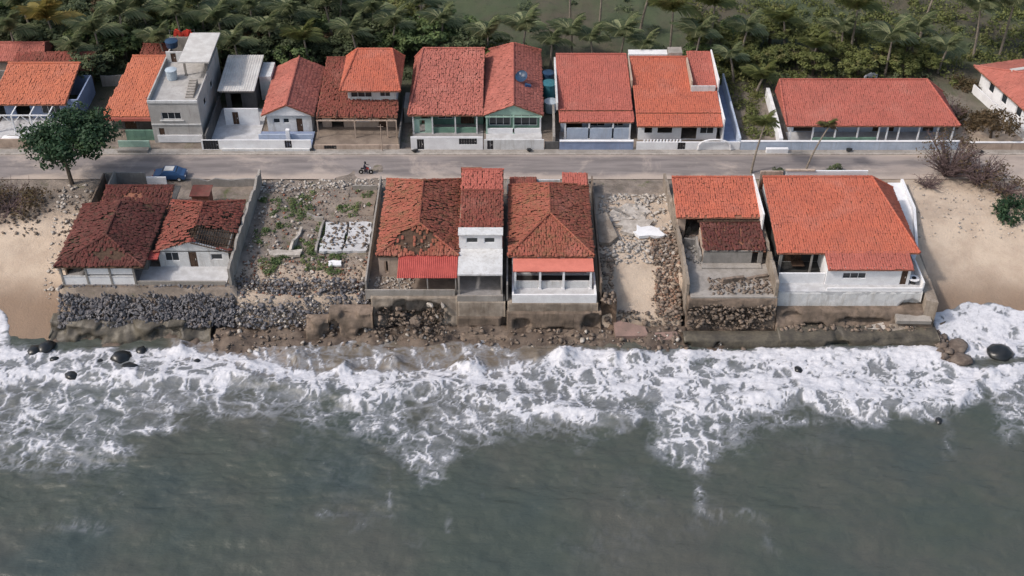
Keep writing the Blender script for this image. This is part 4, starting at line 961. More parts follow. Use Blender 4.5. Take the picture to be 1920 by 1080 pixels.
mb.add(vs, fs); mb.build('hull', 'white_clean', bt, smooth=True); MB().tube([(-66.6,141.5,.42),(-65.4,141.5,.82),(-64.4,141.5,.8),(-63.3,141.5,.4)], .05, 4).build('keel', 'concrete', bt)
h = House('street_house', 'orange roofed neighbour cut by the left edge of the picture', -82, -69, 143, 155)
h.shell(-81.5, -69.2, 146.3, 154.8, 3.0, 'grey_wall', fops=[(-74,-72,.1,2.2,'door')])
h.roof(-82, -68.9, 145.2, 150.8, 3.2, 4.4, 'tile_bright', axis='x', pos=.97, i0=0, i1=.6, jit=.03)
h.wall('x', 139.9, -82, -69, 0, 1.2, 'concrete', name='front_wall')
h = House('street_house', 'small red roofed house at the forest edge in the top left corner', -76, -65, 157, 163)
h.shell(-75.6, -65.3, 158, 163, 2.7, 'cream_wall', fops=[(-70,-68.5,.1,2.1,'door')])
h.roof(-76, -65, 157.6, 163.4, 2.9, 4.2, 'tile_pink', axis='x', i1=.5)
# --- F2
h = House('street_house', 'bright orange shed roof house with green porch left of the grey block', -53.3, -46.6, 142, 156)
h.shell(-52.6, -46.8, 144.3, 155.5, 2.8, 'grey_dark', fops=[(-51,-49.5,.1,2.1,'door')])
h.roof(-53.4, -46.7, 143.0, 155.9, 2.7, 4.6, 'tile_bright', shed=True, i0=1.4, jit=.022)
h.box('fascia', 'tile_red', -53.4, -46.7, 142.7, 142.95, 2.2, 2.62)
h.wall('x', 141.6, -50.2, -46.6, 0, 1.5, 'green_wall', name='porch_wall'); h.wall('x', 139.2, -50.6, -46.6, 0, 1.35, 'mint_wall', name='front_wall')
h.box('bench_slab', 'concrete', -50.6, -46.7, 138.35, 139.15, .145, .5)
h = House('street_house', 'low rusty red roof between the orange shed roof and the forest', -56, -46.5, 156.5, 161)
h.shell(-51.5, -46.8, 157.2, 161, 2.6, 'cream_wall'); h.roof(-52, -46.4, 156.6, 161.4, 2.7, 3.5, 'tile_worn', shed=True, jit=.05)
free_wall('yard_wall', 'pale weathered yard wall behind the orange shed roof', [(-57, 155.8), (-52.8, 156.1)], 1.7, .2, 'concrete', ruin=.3)
# --- F3 grey two storey block
h = House('apartment_block', 'grey two-storey concrete block with roof terrace and raised white slab', -46.4, -40.0, 141, 156)
h.wall('x', 141, -46.4, -40, 0, 5.9, 'plaster_grey', ops=[(-44.9,-42.4,3.5,4.5,'window'), (-45.6,-44.9,.15,2.2,'door')], name='front_wall')
h.wall('y', -46.4, 141.18, 155, 0, 6.4, 'plaster_grey', name='side_wall'); h.wall('y', -40.18, 141.18, 155, 0, 6.4, 'plaster_grey', name='side_wall', ops=[(144,145.2,3.6,4.6,'window'), (148.5,149.7,3.6,4.6,'window')])
h.wall('x', 154.8, -46.2, -40.2, 0, 8, 'concrete', name='back_wall')
h.box('roof_terrace', 'plaster_grey', -46.2, -40.2, 141.18, 154.7, 5.4, 5.7)
h.box('parapet', 'white_wall', -46.4, -40.0, 140.9, 141.1, 5.903, 6.25)
h.box('ledge', 'white_wall', -45.2, -42.1, 140.85, 140.99, 3.3, 3.42); h.box('band', 'white_clean', -45.9, -40.1, 140.85, 140.99, .15, 1.2)
h.box('floor_band', 'white_wall', -46.4, -40.0, 140.9, 140.995, 2.7, 2.85)
for x in (-43.0, -40.2):
    for y in (148.6, 154.6): h.post(x, y, 5.7, 8.3, 'concrete', .25)
h.box('raised_slab', 'metal_sheet', -43.3, -39.3, 147.0, 155.2, 8.303, 8.5)
h.wall('y', -40.35, 148.9, 154.4, 5.7, 8.3, 'concrete', name='penthouse_wall')
h.wall('x', 152, -46.2, -43.3, 5.7, 7.3, 'white_wall', ops=[(-45.6,-44.9,5.75,7.1,'door')], name='stair_wall')
mb = MB()
for i in range(7): mb.box(-41.9+.0*i, -40.9, 142.6+i*.5, 143.05+i*.5, 5.7, 5.9+.12*i)
mb.build('stair', 'concrete', h.root)
def tank(x, y, z, r, hh, m, label, lid='pale_plastic'):
    t = empty('water_tank', (x, y, z), label, 'water tank')
    MB().tube([(x,y,z),(x,y,z+hh*.1),(x,y,z+hh)], [r*.85, r*.9, r], 16).build('barrel', m, t, smooth=False)
    MB().tube([(x,y,z+hh+.004),(x,y,z+hh+.1),(x,y,z+hh+.22)], [r*1.05, r*1.03, r*.35], 16).build('lid', lid, t)
tank(-44.6, 147.6, 5.7, .75, 1.3, 'pale_plastic', 'pale water tank on the terrace of the grey block')
tank(-45.6, 153.5, 7.3, .85, .8, 'blue_plastic', 'dark blue water tank high beside the raised white slab', 'blue_plastic')
mb = MB()
for i in range(9):
    mb.rbox((-45.4+.28*i, 155.2+.1*math.sin(i*2), 8.3+.25*math.sin(i*1.3)), (.4, .12, .9), (.1*math.sin(i), .25*math.cos(i*2), .3*math.sin(i*3)))
tag(mb.build('laundry', 'red_cloth'), 'red washing hung above the dark blue water tank', 'laundry')
tag(MB().tube([(-46.1,155.2,6),(-46.1,155.2,8.9)], .05, 5).tube([(-42.8,155.4,6),(-42.8,155.4,8.9)], .05, 5).tube([(-46.1,155.2,8.8),(-44.5,155.2,8.65),(-42.8,155.4,8.8)], .02, 4).build('clothes_line', 'grey_dark'), 'clothes line strung behind the raised white slab', 'clothes line')
# --- F4
h = House('street_house', 'house with pale metal sheet roof and white courtyard beside the grey block', -39.2, -33.2, 141, 156.5)
mb = MB(); n = 30
for i in range(n):
    xa = -38.9+4.9*i/n; xb = -38.9+4.9*(i+1)/n; za = .05*(i % 2); zb = .05*((i+1) % 2)
    mb.add([(xa,147.2,4.1+za),(xb,147.2,4.1+zb),(xb,156,4.7+zb),(xa,156,4.7+za),(xa,147.2,4.04+za),(xb,147.2,4.04+zb)], [(0,1,2,3),(0,4,5,1)])
mb.build('sheet_roof', 'metal_sheet', h.root)
h.box('roof_slab', 'concrete', -38.7, -34.2, 147.5, 155.8, 3.7, 3.95)
h.shell(-38.5, -34.4, 149.5, 155.6, 3.7, 'grey_dark', fops=[(-37.8,-36.4,.1,2.4)])
h.box('extension', 'white_wall', -34.2, -32.6, 152, 156, 0, 3.6)
h.box('courtyard_floor', 'floor_pale', -39.2, -33.0, 139.4, 149.4, -.1, .15)
h.wall('y', -39.4, 139.3, 149.4, 0, 2.1, 'grey_dark', name='side_wall')
h.wall('x', 145.2, -37.9, -33.4, .15, 2.6, 'white_clean', ops=[(-36.9,-36.1,.2,2.1,'door')], name='inner_wall')
h.wall('x', FW, -39.9, -25.8, 0, 1.55, 'white_clean', ops=[(-39.7,-37.7,.15,1.5,'gate'), (-29.2,-28.3,.15,1.5,'gate')], name='front_wall')
h.box('white_bench', 'white_wall', -37.3, -26, 138.7, 139.05, .145, .45)
# --- F5
h = House('street_house', 'steep red gabled house with white front and blue terrace', -32.4, -25.9, 142, 156)
h.shell(-32, -26.2, 143.4, 155.6, 2.9, 'white_wall', fops=[(-31.2,-30.3,1.5,2.2,'window'), (-29.9,-29.1,1.5,2.2,'window'), (-28.2,-27.4,.2,2.2,'door')], rops=())
h.roof(-32.6, -25.7, 142.9, 155.9, 2.9, 4.5, 'tile_pink', axis='y', pos=.5, jit=.025, gmat='white_clean')
h.box('terrace_floor', 'blue_wall', -32.9, -25.9, 139.4, 143.3, -.1, .3); h.wall('x', 141.2, -32.9, -25.9, .3, 1.1, 'white_blue', name='terrace_wall'); h.post(-29.0, 141.0, .3, 2.0, 'white_clean', .5, name='gate_pillar')
# --- F6
h = House('street_house', 'two-level red house with small upper storey and open timber porch', -25.4, -14.4, 142, 157)
h.shell(-25.0, -15.4, 144.6, 155.5, 2.7, 'cream_wall', fops=[(-23.8,-22.2,.1,2.2), (-20.5,-18.8,.9,2.0,'window'), (-17.6,-16.4,.1,2.2,'door')])
h.roof(-25.5, -21.7, 143.0, 156.5, 2.7, 4.0, 'tile_worn', shed=True, jit=.045)
h.roof(-21.9, -14.9, 142.9, 145.6, 2.75, 3.7, 'tile_worn', shed=True, jit=.05, cap=False)
h.shell(-21.5, -15.2, 145.7, 153.2, 5.5, 'white_wall', fops=[(-21.1,-18.3,4.0,5.1,'window'), (-17.3,-15.9,4.1,5.1,'window')], z0=2.5)
h.roof(-22.4, -14.5, 144.7, 154.0, 5.5, 6.9, 'tile_orange', axis='x', pos=.95, i0=1.6, i1=1.6, jit=.02)
for x in (-25.2, -20.4, -16.2, -15.0): h.post(x, 141.9, 0, 2.7, 'cream_wall', .14)
h.box('porch_beam', 'cream_wall', -25.3, -14.9, 141.85, 142.0, 2.703, 2.85)
mb = MB()
for x in (-25.2, -22.8, -20.4, -18.2, -16.2, -15.0): mb.box(x-.05, x+.05, 141.9, 144.5, 2.86, 2.95)
mb.build('porch_rafters', 'timber', h.root)
h.box('terrace_floor', 'dirt_floor', -25.6, -14.6, 139.4, 144.5, -.1, .2)
h.wall('x', 139.2, -25.5, -14.5, 0, .75, 'cream_wall', name='front_wall', ops=[(-24.2,-22.6,.15,.7,'gate')]); h.wall('y', -14.6, 139.4, 150, 0, 1.8, 'grey_dark', name='side_wall')
h.box('back_tank_stand', 'concrete', -14.3, -12.9, 146, 150, 0, 2.3)
def pole(x, y, hh, label, m='cream_wall', r=.07): return tag(MB().tube([(x,y,0),(x,y,hh)], [r, r*.7], 8).tube([(x-.35,y,hh-.3),(x+.35,y,hh-.3)], .03, 4).build('pole', m), label, 'pole')
pole(-16.7, 138.9, 4.0, 'thin pale pole standing on the pavement before the open timber porch')
# --- F7
h = House('street_house', 'broad pink-red roof house with green walled veranda', -13.2, -3.7, 141, 158)
h.shell(-12.9, -3.8, 145.5, 157.5, 3.0, 'green_wall', fops=[(-12,-10.9,.1,2.2,'door'), (-9.8,-7.8,.9,2.1,'window'), (-6.8,-5.0,.1,2.3,'door')])
h.roof(-13.5, -3.75, 142.9, 158.4, 3.0, 5.0, 'tile_pink', axis='x', pos=.93, i0=1.3, jit=.04, gmat='green_wall')
for x in (-12.9, -10.4, -7.4, -4.6): h.post(x, 143.1, .1, 2.9, 'white_wall', .17)
h.wall('x', 143.3, -10.3, -4.7, .1, .85, 'green_wall', name='veranda_rail'); h.wall('x', 143.3, -12.8, -10.5, .1, 2.2, 'mint_wall', ops=[(-12.1,-11.4,.15,2.0)], name='veranda_wall')
h.box('veranda_floor', 'floor_tile', -13.0, -3.8, 139.4, 145.4, -.1, .1)
h.wall('x', FW, -13.0, -3.75, 0, 2.0, 'white_clean', ops=[(-12.2,-11.3,.15,1.7,'gate'), (-6.8,-4.5,.9,1.8,'gate')], name='front_wall')
# --- F8
h = House('street_house', 'pink-red gabled house with pale green gable and glazed front', -3.6, 4.2, 141, 158.5)
h.shell(-3.3, 3.8, 143.8, 157.8, 2.9, 'green_wall', fops=[(-3.0,-.2,.9,2.5,'window'), (.2,3.3,.9,2.5,'window')])
h.roof(-3.7, 4.1, 142.9, 160.6, 3.0, 4.6, 'tile_pink', axis='y', pos=.5, jit=.03, gmat='mint_wall', i1=1.0)
for x in (-3.3, .2, 3.7): h.post(x, 143.2, .1, 2.9, 'mint_wall' if x < 3 else 'white_clean', .2)
h.wall('x', 143.1, -3.2, 3.6, .1, .85, 'white_clean', name='veranda_rail')
h.box('fascia', 'mint_wall', -3.5, 3.9, 142.75, 142.88, 2.72, 2.92)
h.box('veranda_floor', 'floor_pale', -3.4, 3.9, 139.4, 143.7, -.1, .1)
h.wall('x', FW, -3.6, 4.1, 0, 1.6, 'white_wall', name='front_wall', ops=[(-3.2,-2.4,.15,1.5,'gate')])
d = empty('satellite_dish', (1.3, 149.8, 4.0), 'dark blue satellite dish assembly on the right slope of the pale green gabled house', 'satellite dish')
mb = MB(); vs = []; c0 = Vector((1.3, 149.6, 4.9)); ax = Vector((-.25, -.55, .8)).normalized(); u = ax.orthogonal().normalized(); v2 = ax.cross(u)
for r_, dep in ((0, 0), (.36, .04), (.64, .13), (.85, .25)):
    for k in range(14): t = 2*math.pi*k/14; vs.append(c0+(u*math.cos(t)+v2*math.sin(t))*r_+ax*dep)
mb.add(vs, [(i*14+k, i*14+(k+1)%14, (i+1)*14+(k+1)%14, (i+1)*14+k) for i in range(3) for k in range(14)]); mb.build('dish', 'blue_plastic', d, smooth=True)
MB().tube([(1.3,149.8,3.7), (1.3,149.7,4.9)], .08, 6).build('mast', 'grey_dark', d); MB().tube([c0, c0+ax*.9], .03, 5).rbox(c0+ax*.95, (.18,.18,.18)).build('receiver', 'pale_plastic', d)
MB().rbox((2.1,148.9,4.0), (.8,.5,.35), (0,.35,.2)).build('box', 'blue_paint', d)
tank(5.1, 151.6, 0.9, 1.0, 1.9, 'teal_plastic', 'teal water tank in the gap right of the pale green gabled house', 'teal_plastic')
tank(5.2, 148.6, .2, .9, 1.5, 'pale_plastic', 'pale blue barrel in front of the teal water tank', 'pale_plastic')
tank(5.0, 154.3, 0.9, .8, 2.0, 'blue_plastic', 'blue water tank furthest back in the narrow gap', 'blue_plastic')
h2 = free_wall('side_wall', 'mossy grey lane wall in the gap between pink-red and brick-red houses', [(5.4, 139.4), (5.5, 147.5)], 1.9, .3, 'concrete')
free_wall('yard_wall', 'dark low wall across the mouth of the narrow gap', [(4.2, 139.3), (6.0, 139.3)], 1.2, .2, 'grey_dark')
# --- F9
h = House('street_house', 'brick-red roof house with low lavender-blue front wall', 6.0, 15.6, 140.4, 156)
h.shell(6.4, 15.4, 143.6, 155.6, 2.9, 'white_blue', fops=[(7.0,9.2,.1,2.3), (10.2,12.2,.9,2.2,'window'), (13,14.6,.9,2.2,'window')])
h.roof(6.0, 15.6, 143.7, 156.2, 3.25, 4.7, 'tile_red', shed=True, jit=.018)
h.roof(6.1, 15.7, 141.6, 144.0, 2.72, 3.1, 'tile_red', shed=True, jit=.018, cap=False)
h.box('side_trim', 'white_wall', 5.75, 5.97, 143.7, 156, 3.3, 4.4)
for x in (6.9, 10.0, 13.1, 15.3): h.post(x, 141.8, .1, 2.65, 'white_clean', .2)
h.wall('x', 141.7, 7.1, 15.2, .1, 1.75, 'white_blue', name='veranda_wall'); h.box('veranda_floor', 'floor_tile', 6.2, 15.4, 139.4, 143.5, -.1, .1)
h.wall('x', FW, 6.1, 15.6, 0, 1.35, 'blue_wall', name='front_wall'); h.box('coping', 'white_clean', 6.1, 15.6, 139.0, 139.4, 1.353, 1.47)
# --- F10
h = House('street_house', 'orange-red roof house with white parapet framed upper roof and pale blue side lane', 16.0, 29.4, 140.4, 156.5)
h.shell(16.4, 26.6, 141.7, 155.4, 2.55, 'white_clean', fops=[(17.2,18.2,1.0,2.35), (18.9,20.8,1.0,2.35), (22.0,24.0,.1,2.4), (24.4,26.2,.9,2.3,'window')])
h.roof(16.1, 27.1, 143.2, 155.6, 3.15, 4.6, 'tile_orange', shed=True, jit=.018)
h.roof(16.1, 27.1, 140.7, 143.5, 2.62, 3.05, 'tile_orange', shed=True, jit=.018, cap=False)
h.roof(23.9, 27.2, 148.0, 156.4, 4.1, 5.1, 'tile_red', shed=True, jit=.018, cap=False)
h.wall('y', 23.7, 148.0, 154.6, 3.3, 5.1, 'cream_wall', name='parapet'); h.wall('x', 147.8, 23.7, 26.9, 3.3, 4.5, 'white_wall', name='parapet'); h.wall('y', 27.2, 148, 156.5, 0, 5.3, 'white_clean', name='parapet')
h.wall('y', 27.2, 141.0, 147.95, 0, 3.5, 'white_clean', name='side_wall', th=.2); h.wall('y', 15.85, 149, 156, 2.0, 4.7, 'cream_wall', name='parapet')
h.box('lane_floor', 'blue_wall', 27.4, 29.2, 139.3, 156, -.1, .06); h.wall('y', 29.2, 139.4, 156.3, 0, 1.7, 'white_blue', name='lane_wall', th=.22)
h.box('back_water_box', 'white_clean', 16.0, 21.3, 155.9, 157.2, 2.5, 4.9); h.box('back_box', 'concrete', 21.4, 23.3, 155.7, 157.4, 2.5, 5.2)
mb = MB()
for i in range(12): mb.cyl(17.0+i*.42, 139.3, 1.25, 1.5, .12, 8)
mb.build('balusters', 'white_clean', h.root)
h.wall('x', FW, 16.0, 29.3, 0, 1.25, 'white_clean', name='front_wall', ops=[(21.3,22.3,.15,1.2,'gate')])
for xx in (24.0, 28.0):
    mb = MB(); pts = []
    for k in range(9): t = math.pi*k/8; pts.append((26.0-2.0*math.cos(t) if False else 0, 0, 0))
mb = MB()
arc = [(26.0-2.1*math.cos(math.pi*k/10), 138.85, .3+1.5*math.sin(math.pi*k/10)**.6) for k in range(11)]
mb.tube(arc, .11, 6); mb.build('entrance_arch', 'white_clean', h.root)
# --- long front wall and lot
free_wall('street_wall', 'long white street wall running from the blue lane past the long hipped house', [(29.4, 139.15), (57.5, 139.15)], 1.35, .25, 'white_blue', cap='white_clean')
free_wall('street_wall', 'rosy low street wall at the right end of the road', [(58.6, 139.2), (85, 139.2)], 1.15, .25, 'cream_wall', cap='white_clean')
free_wall('yard_wall', 'white stepped wall climbing beside the long hipped roof', [(34.6, 139.5), (34.8, 144.5), (34.9, 152.5)], 1.6, .45, 'white_clean')
free_wall('yard_wall', 'white wall fragment behind the right end of the long hipped roof', [(49.3, 157.4), (51.2, 157.9)], 1.2, .3, 'white_clean', ruin=.7)
tag(MB().box(32.6, 35.4, 138.2, 138.7, .14, .75).build('bench', 'white_clean'), 'white plastered bench against the street wall below the stepped wall', 'bench')
# --- F11 long house
h = House('street_house', 'long low house with wide brick-red hipped roof and pillared veranda', 35.6, 57.2, 139.8, 152)
h.shell(36.4, 56.2, 143.6, 149.0, 2.8, 'white_blue', fops=[(37,39.5,.1,2.2), (41,43.4,.9,2.2,'window'), (44.6,46.6,.9,2.2,'window'), (47.4,48.2,.1,2.2,'door'), (49.4,50.2,.1,2.2,'door'), (51,53.4,.9,2.2,'window'), (54,55.4,.1,2.2)])
h.roof(35.3, 57.6, 140.6, 149.4, 2.75, 4.9, 'tile_red', axis='x', pos=.93, i0=.2, i1=2.6, jit=.02)
for x in (36.0, 38.9, 41.8, 44.7, 47.4, 48.5, 50.0, 52.6, 55.0, 57.0): h.post(x, 141.0, .1, 2.68, 'white_clean', .18)
h.wall('x', 140.9, 38.9, 47.2, .1, .8, 'green_wall', name='veranda_rail'); h.box('veranda_floor', 'floor_pale', 36, 57.2, 139.5, 143.5, -.1, .1)
h.box('loungers_platform', 'white_blue', 46.5, 56.4, 139.5, 140.3, .1, .5)
# --- F12
h = House('street_house', 'red roofed white house with pale roof strips cut by the right edge of the picture', 65.0, 79.0, 144.5, 157, rz=.0)
R_ = .26
h.root.location = (72, 150.5, 0); ORG[h.root] = Vector((72, 150.5, 0)); 
h.shell(66.2, 78, 145.4, 157, 2.9, 'white_clean', fops=[(67,69,.9,2.2,'window')], lops=[(147,148.2,.9,2.2,'window'), (150.5,151.7,.9,2.2,'window'), (153.6,154.8,.9,2.2,'window')])
h.roof(65.4, 79, 144.6, 158, 3.0, 4.9, 'tile_pink', axis='x', i0=3.5, i1=3.5, jit=.02)
h.box('roof_light', 'metal_sheet', 67.8, 72, 149.0, 149.6, 4.25, 4.45); h.box('roof_light', 'metal_sheet', 67.8, 72, 153.0, 153.6, 4.3, 4.55)
h.wall('y', 64.6, 143.2, 156, 0, 1.3, 'white_clean', name='terrace_wall'); h.box('terrace_floor', 'floor_pale', 64.8, 66.1, 143.2, 156, -.1, .2)
h.root.rotation_euler.z = R_
h.box('step_block', 'white_clean', 64, 66, 141.6, 142.6, 0, 1.4)
# ------------------------------------------------------------------ vehicles and rider
def car(x, y, label):
    r = empty('parked_car', (x, y, .05), label, 'car'); L = 2.0; W = .82
    prof = [(-L,.35),(-L,.75),(-L+.15,.86),(-L+.9,.95),(-L+1.35,1.38),(.85,1.42),(1.5,.98),(L-.1,.90),(L,.7),(L,.35)]
    vs = []
    for s_ in (-1, 1):
        for px_, pz in prof: ins = .12 if pz > 1.2 else 0; vs.append((x+px_, y+s_*(W-ins), .05+pz))
    n = len(prof); fs = [tuple(range(n)), tuple(range(2*n-1, n-1, -1))]+[(i, n+i, n+(i+1)%n, (i+1)%n) for i in range(n)]
    MB().add(vs, fs).build('body', 'blue_paint', r)
    for s_ in (-1, 1):
        MB().vpoly([(x-.6,y+s_*(W-.045),1.03),(x+.1,y+s_*(W-.045),1.03),(x+.1,y+s_*(W-.115),1.38),(x-.42,y+s_*(W-.115),1.38)], .02).build('window', 'glass', r)
        MB().vpoly([(x+.18,y+s_*(W-.045),1.03),(x+1.2,y+s_*(W-.045),1.03),(x+.82,y+s_*(W-.115),1.38),(x+.18,y+s_*(W-.115),1.38)], .02).build('window', 'glass', r)
        MB().rbox((x+L+.01, y+s_*.55, .75), (.05, .28, .14)).build('headlight', 'white_clean', r)
        MB().rbox((x-L-.01, y+s_*.6, .8), (.05, .2, .16)).build('tail_light', 'red_cloth', r)
        for dx in (-1.25, 1.25):
            wh = MB().tube([(x+dx,y+s_*(W+.02),.36),(x+dx,y+s_*(W-.2),.36)], .31, 14).build('wheel', 'rubber', r)
            MB().tube([(x+dx,y+s_*(W+.035),.36),(x+dx,y+s_*(W),.36)], .18, 10).build('rim', 'metal_sheet', wh)
    MB().slab([(x-L+.95,y-.62,1.04),(x-L+1.32,y-.6,1.41),(x-L+1.32,y+.6,1.41),(x-L+.95,y+.62,1.04)][::-1], .02).build('windscreen', 'glass', r)
    MB().slab([(x+.9,y-.6,1.44),(x+1.46,y-.64,1.04),(x+1.46,y+.64,1.04),(x+.9,y+.6,1.44)][::-1], .02).build('windscreen', 'glass', r)
    MB().box(x-.55, x+.6, y-.5, y+.5, 1.49, 1.53).build('roof_rack', 'metal_sheet', r)
car(-42.6, 132.6, 'small dark blue car parked at the roadside behind the dark red roof')
def motorbike(x, y):
    r = empty('motorcycle', (x, y, .05), 'small black motorcycle riding along the road beside the rubble lot', 'motorcycle')
    for dx in (-.62, .62):
        wh = MB().tube([(x+dx,y-.06,.36),(x+dx,y+.06,.36)], .3, 14).build('wheel', 'rubber', r); MB().tube([(x+dx,y-.07,.36),(x+dx,y+.07,.36)], .12, 8).build('hub', 'metal_sheet', wh)
    MB().tube([(x-.62,y,.36),(x-.1,y,.5),(x+.35,y,.78),(x+.62,y,.36)], .05, 6).rbox((x,y,.5), (.4,.25,.32)).build('frame', 'black_metal', r)
    MB().rbox((x+.18,y,.83), (.42,.26,.2), (0,-.1,0)).build('fuel_tank', 'red_cloth', r); MB().rbox((x-.32,y,.84), (.6,.24,.1), (0,.06,0)).build('seat', 'rubber', r)
    MB().tube([(x+.42,y-.35,1.1),(x+.48,y,1.02),(x+.42,y+.35,1.1)], .025, 6).tube([(x+.62,y,.36),(x+.46,y,1.05)], .04, 6).build('handlebar', 'metal_sheet', r)
    MB().rbox((x+.56,y,.92), (.12,.18,.16)).build('headlight', 'white_clean', r)
motorbike(-18.3, 133.6)
def rider(x, y):
    me = bpy.data.meshes.new('body'); bm = bmesh.new()
    J = {'pelvis':(-.22,0,.98,.15),'waist':(-.18,0,1.15,.13),'chest':(-.1,0,1.38,.16),'neck':(-.06,0,1.55,.06),'head':(-.03,0,1.66,.10),'crown':(-.03,0,1.78,.085)}
    for s_, t in ((-1,'l'),(1,'r')):
        J.update({'hip'+t:(-.2,.1*s_,.95,.10),'knee'+t:(.22,.2*s_,.82,.07),'ankle'+t:(.05,.2*s_,.42,.045),'toe'+t:(.22,.2*s_,.37,.04),
                  'sh'+t:(-.08,.2*s_,1.45,.06),'elb'+t:(.14,.27*s_,1.22,.045),'wr'+t:(.40,.30*s_,1.16,.032),'hand'+t:(.47,.31*s_,1.15,.035)})
    E_ = [('pelvis','waist'),('waist','chest'),('chest','neck'),('neck','head'),('head','crown')]
    for t in 'lr': E_ += [('pelvis','hip'+t),('hip'+t,'knee'+t),('knee'+t,'ankle'+t),('ankle'+t,'toe'+t),('chest','sh'+t),('sh'+t,'elb'+t),('elb'+t,'wr'+t),('wr'+t,'hand'+t)]
    vs = {k: bm.verts.new(v[:3]) for k, v in J.items()}
    for a, b in E_: bm.edges.new((vs[a], vs[b]))
    bm.to_mesh(me); bm.free(); o = bpy.data.objects.new('person', me); C.objects.link(o); o.location = (x, y, .02)
    md = o.modifiers.new('skin', 'SKIN'); ly = me.skin_vertices[0].data if me.skin_vertices else None
    if ly:
        for i, v in enumerate(J.values()): ly[i].radius = (v[3], v[3]); ly[i].use_root = (i == 0)
    o.modifiers.new('sub', 'SUBSURF').levels = 1; o.modifiers['sub'].render_levels = 2; me.materials.append(MATS['shirt_dark'])
    tag(o, 'person in dark clothes sitting on the motorcycle on the road', 'person')
    MB().tube([(x-.03,y,1.62),(x-.03,y,1.76),(x-.03,y,1.86)], [.125,.15,.07], 10).build('helmet', 'black_metal', None).parent = None
    hm = bpy.data.objects['helmet']; hm.parent = o; hm.location = (-x, -y, -.02)
rider(-18.3, 133.6)
def bag(px, py, label, s=.5):
    x, y = at(px, py, .3); o = bpy.data.objects.new('rubbish_bag', random.choice(ROCKS['rock_wet'])); C.objects.link(o); o.location = (x, max(y, 138.3), .14+.35*s); o.scale = (s, s*.9, s); tag(o, label, 'rubbish bag')
bag(778, 283, 'black rubbish bag at the left corner of the green veranda wall', .8); bag(992, 282, 'black rubbish bag before the pale green gabled house', .8)
bag(1592, 282, 'lone black rubbish bag against the long white street wall', .9); bag(585, 280, 'dark rubbish bag by the blue terrace wall', .6); bag(1840, 285, 'dark rubbish bag by the rosy street wall', .6)
x, y = at(1108, 342, .3); o = bpy.data.objects.new('rubbish_bag', ROCKS['rock_wet'][0]); C.objects.link(o); o.location = (x, y, .35); o.scale = (.6,.6,.6); tag(o, 'black bag dropped at the road end of the sandy lot', 'rubbish bag')
# ================================================================== VEGETATION
def quads(P, N, size, r, asp=1.5):
    """leaf quads at P facing N"""
    n = len(P); a = np.cross(N, r.normal(0, 1, (n, 3))); a /= np.linalg.norm(a, axis=1)[:, None]+1e-9; b = np.cross(N, a)
    s = size*r.uniform(.6, 1.3, n)[:, None]
    V = np.stack([P-a*s*.5*asp, P-b*s*.42, P+a*s*.5*asp, P+b*s*.42], 1).reshape(-1, 3)
    return V, np.arange(n*4).reshape(-1, 4)
def crown_mesh(seed, rx_, rz_, m, clumps=34, per=60, leaf=.34, bare=.0):
    r = np.random.default_rng(seed); V, T = [], []
    cs = []
    for i in range(clumps):
        d = r.normal(0, 1, 3); d /= np.linalg.norm(d); d[2] = d[2]*.9+.12; k = r.uniform(.45, 1.0)**.6
        cs.append((d*np.array([rx_*r.uniform(.85, 1.15), rx_*r.uniform(.85, 1.15), rz_])*k, rx_*r.uniform(.20, .38)))
    for c, rr in cs:
        n = int(per*r.uniform(.7, 1.3)); d = r.normal(0, 1, (n, 3)); d /= np.linalg.norm(d, axis=1)[:, None]
        P = c+d*rr*r.uniform(.55, 1.05, n)[:, None]*np.array([1, 1, .72]); N = d*.8+r.normal(0, .45, (n, 3))+np.array([0, 0, .35]); N /= np.linalg.norm(N, axis=1)[:, None]
        v, _ = quads(P, N, leaf, r); V.append(v); T.append(np.repeat(np.clip(r.normal(r.uniform(.2, .8), .2, n), 0, 1), 4))
    V = np.concatenate(V); o = np_mesh('crown', V, np.arange(len(V)).reshape(-1, 4), m, np.concatenate(T)); me = o.data; bpy.data.objects.remove(o); return me
def trunk_mesh(seed, hh, rx_, m='bark', r0=.2):
    rr = random.Random(seed); mb = MB(); lean = rr.uniform(-.4, .4)
    mb.tube([(0,0,-.4),(lean*.3,0,hh*.4),(lean,0,hh*.8),(lean,.1,hh*1.1)], [r0*1.3, r0, r0*.75, r0*.35], 7)
    for i in range(6):
        t = rr.uniform(0, 6.28); z0 = hh*rr.uniform(.5, .85); L = rx_*rr.uniform(.6, .9)
        mb.tube([(lean*.8,0,z0), (lean*.8+math.cos(t)*L*.5, math.sin(t)*L*.5, z0+hh*.22), (lean*.8+math.cos(t)*L, math.sin(t)*L, z0+hh*.38)], [r0*.45, r0*.28, r0*.1], 5)
    o = mb.build('trunk', m); me = o.data; bpy.data.objects.remove(o); return me
def put(mesh, name, parent, loc=(0,0,0), rot=(0,0,0), sc=1, kind=None):
    o = bpy.data.objects.new(name, mesh); C.objects.link(o); o.parent = parent; o.location = loc; o.rotation_euler = rot
    o.scale = (sc, sc, sc) if not isinstance(sc, tuple) else sc
    if kind: o['kind'] = kind
    return o
TK = [trunk_mesh(i, 4.2, 2.6) for i in range(3)]
KINDS_ = {'dark': [crown_mesh(10+i, 2.9, 2.1, 'leaf_dark') for i in range(3)], 'green': [crown_mesh(20+i, 2.8, 2.2, 'leaf_green') for i in range(3)],
          'olive': [crown_mesh(30+i, 2.7, 1.9, 'leaf_olive') for i in range(3)], 'brown': [crown_mesh(40+i, 2.4, 1.7, 'leaf_brown', 26, 40, .26) for i in range(2)]}
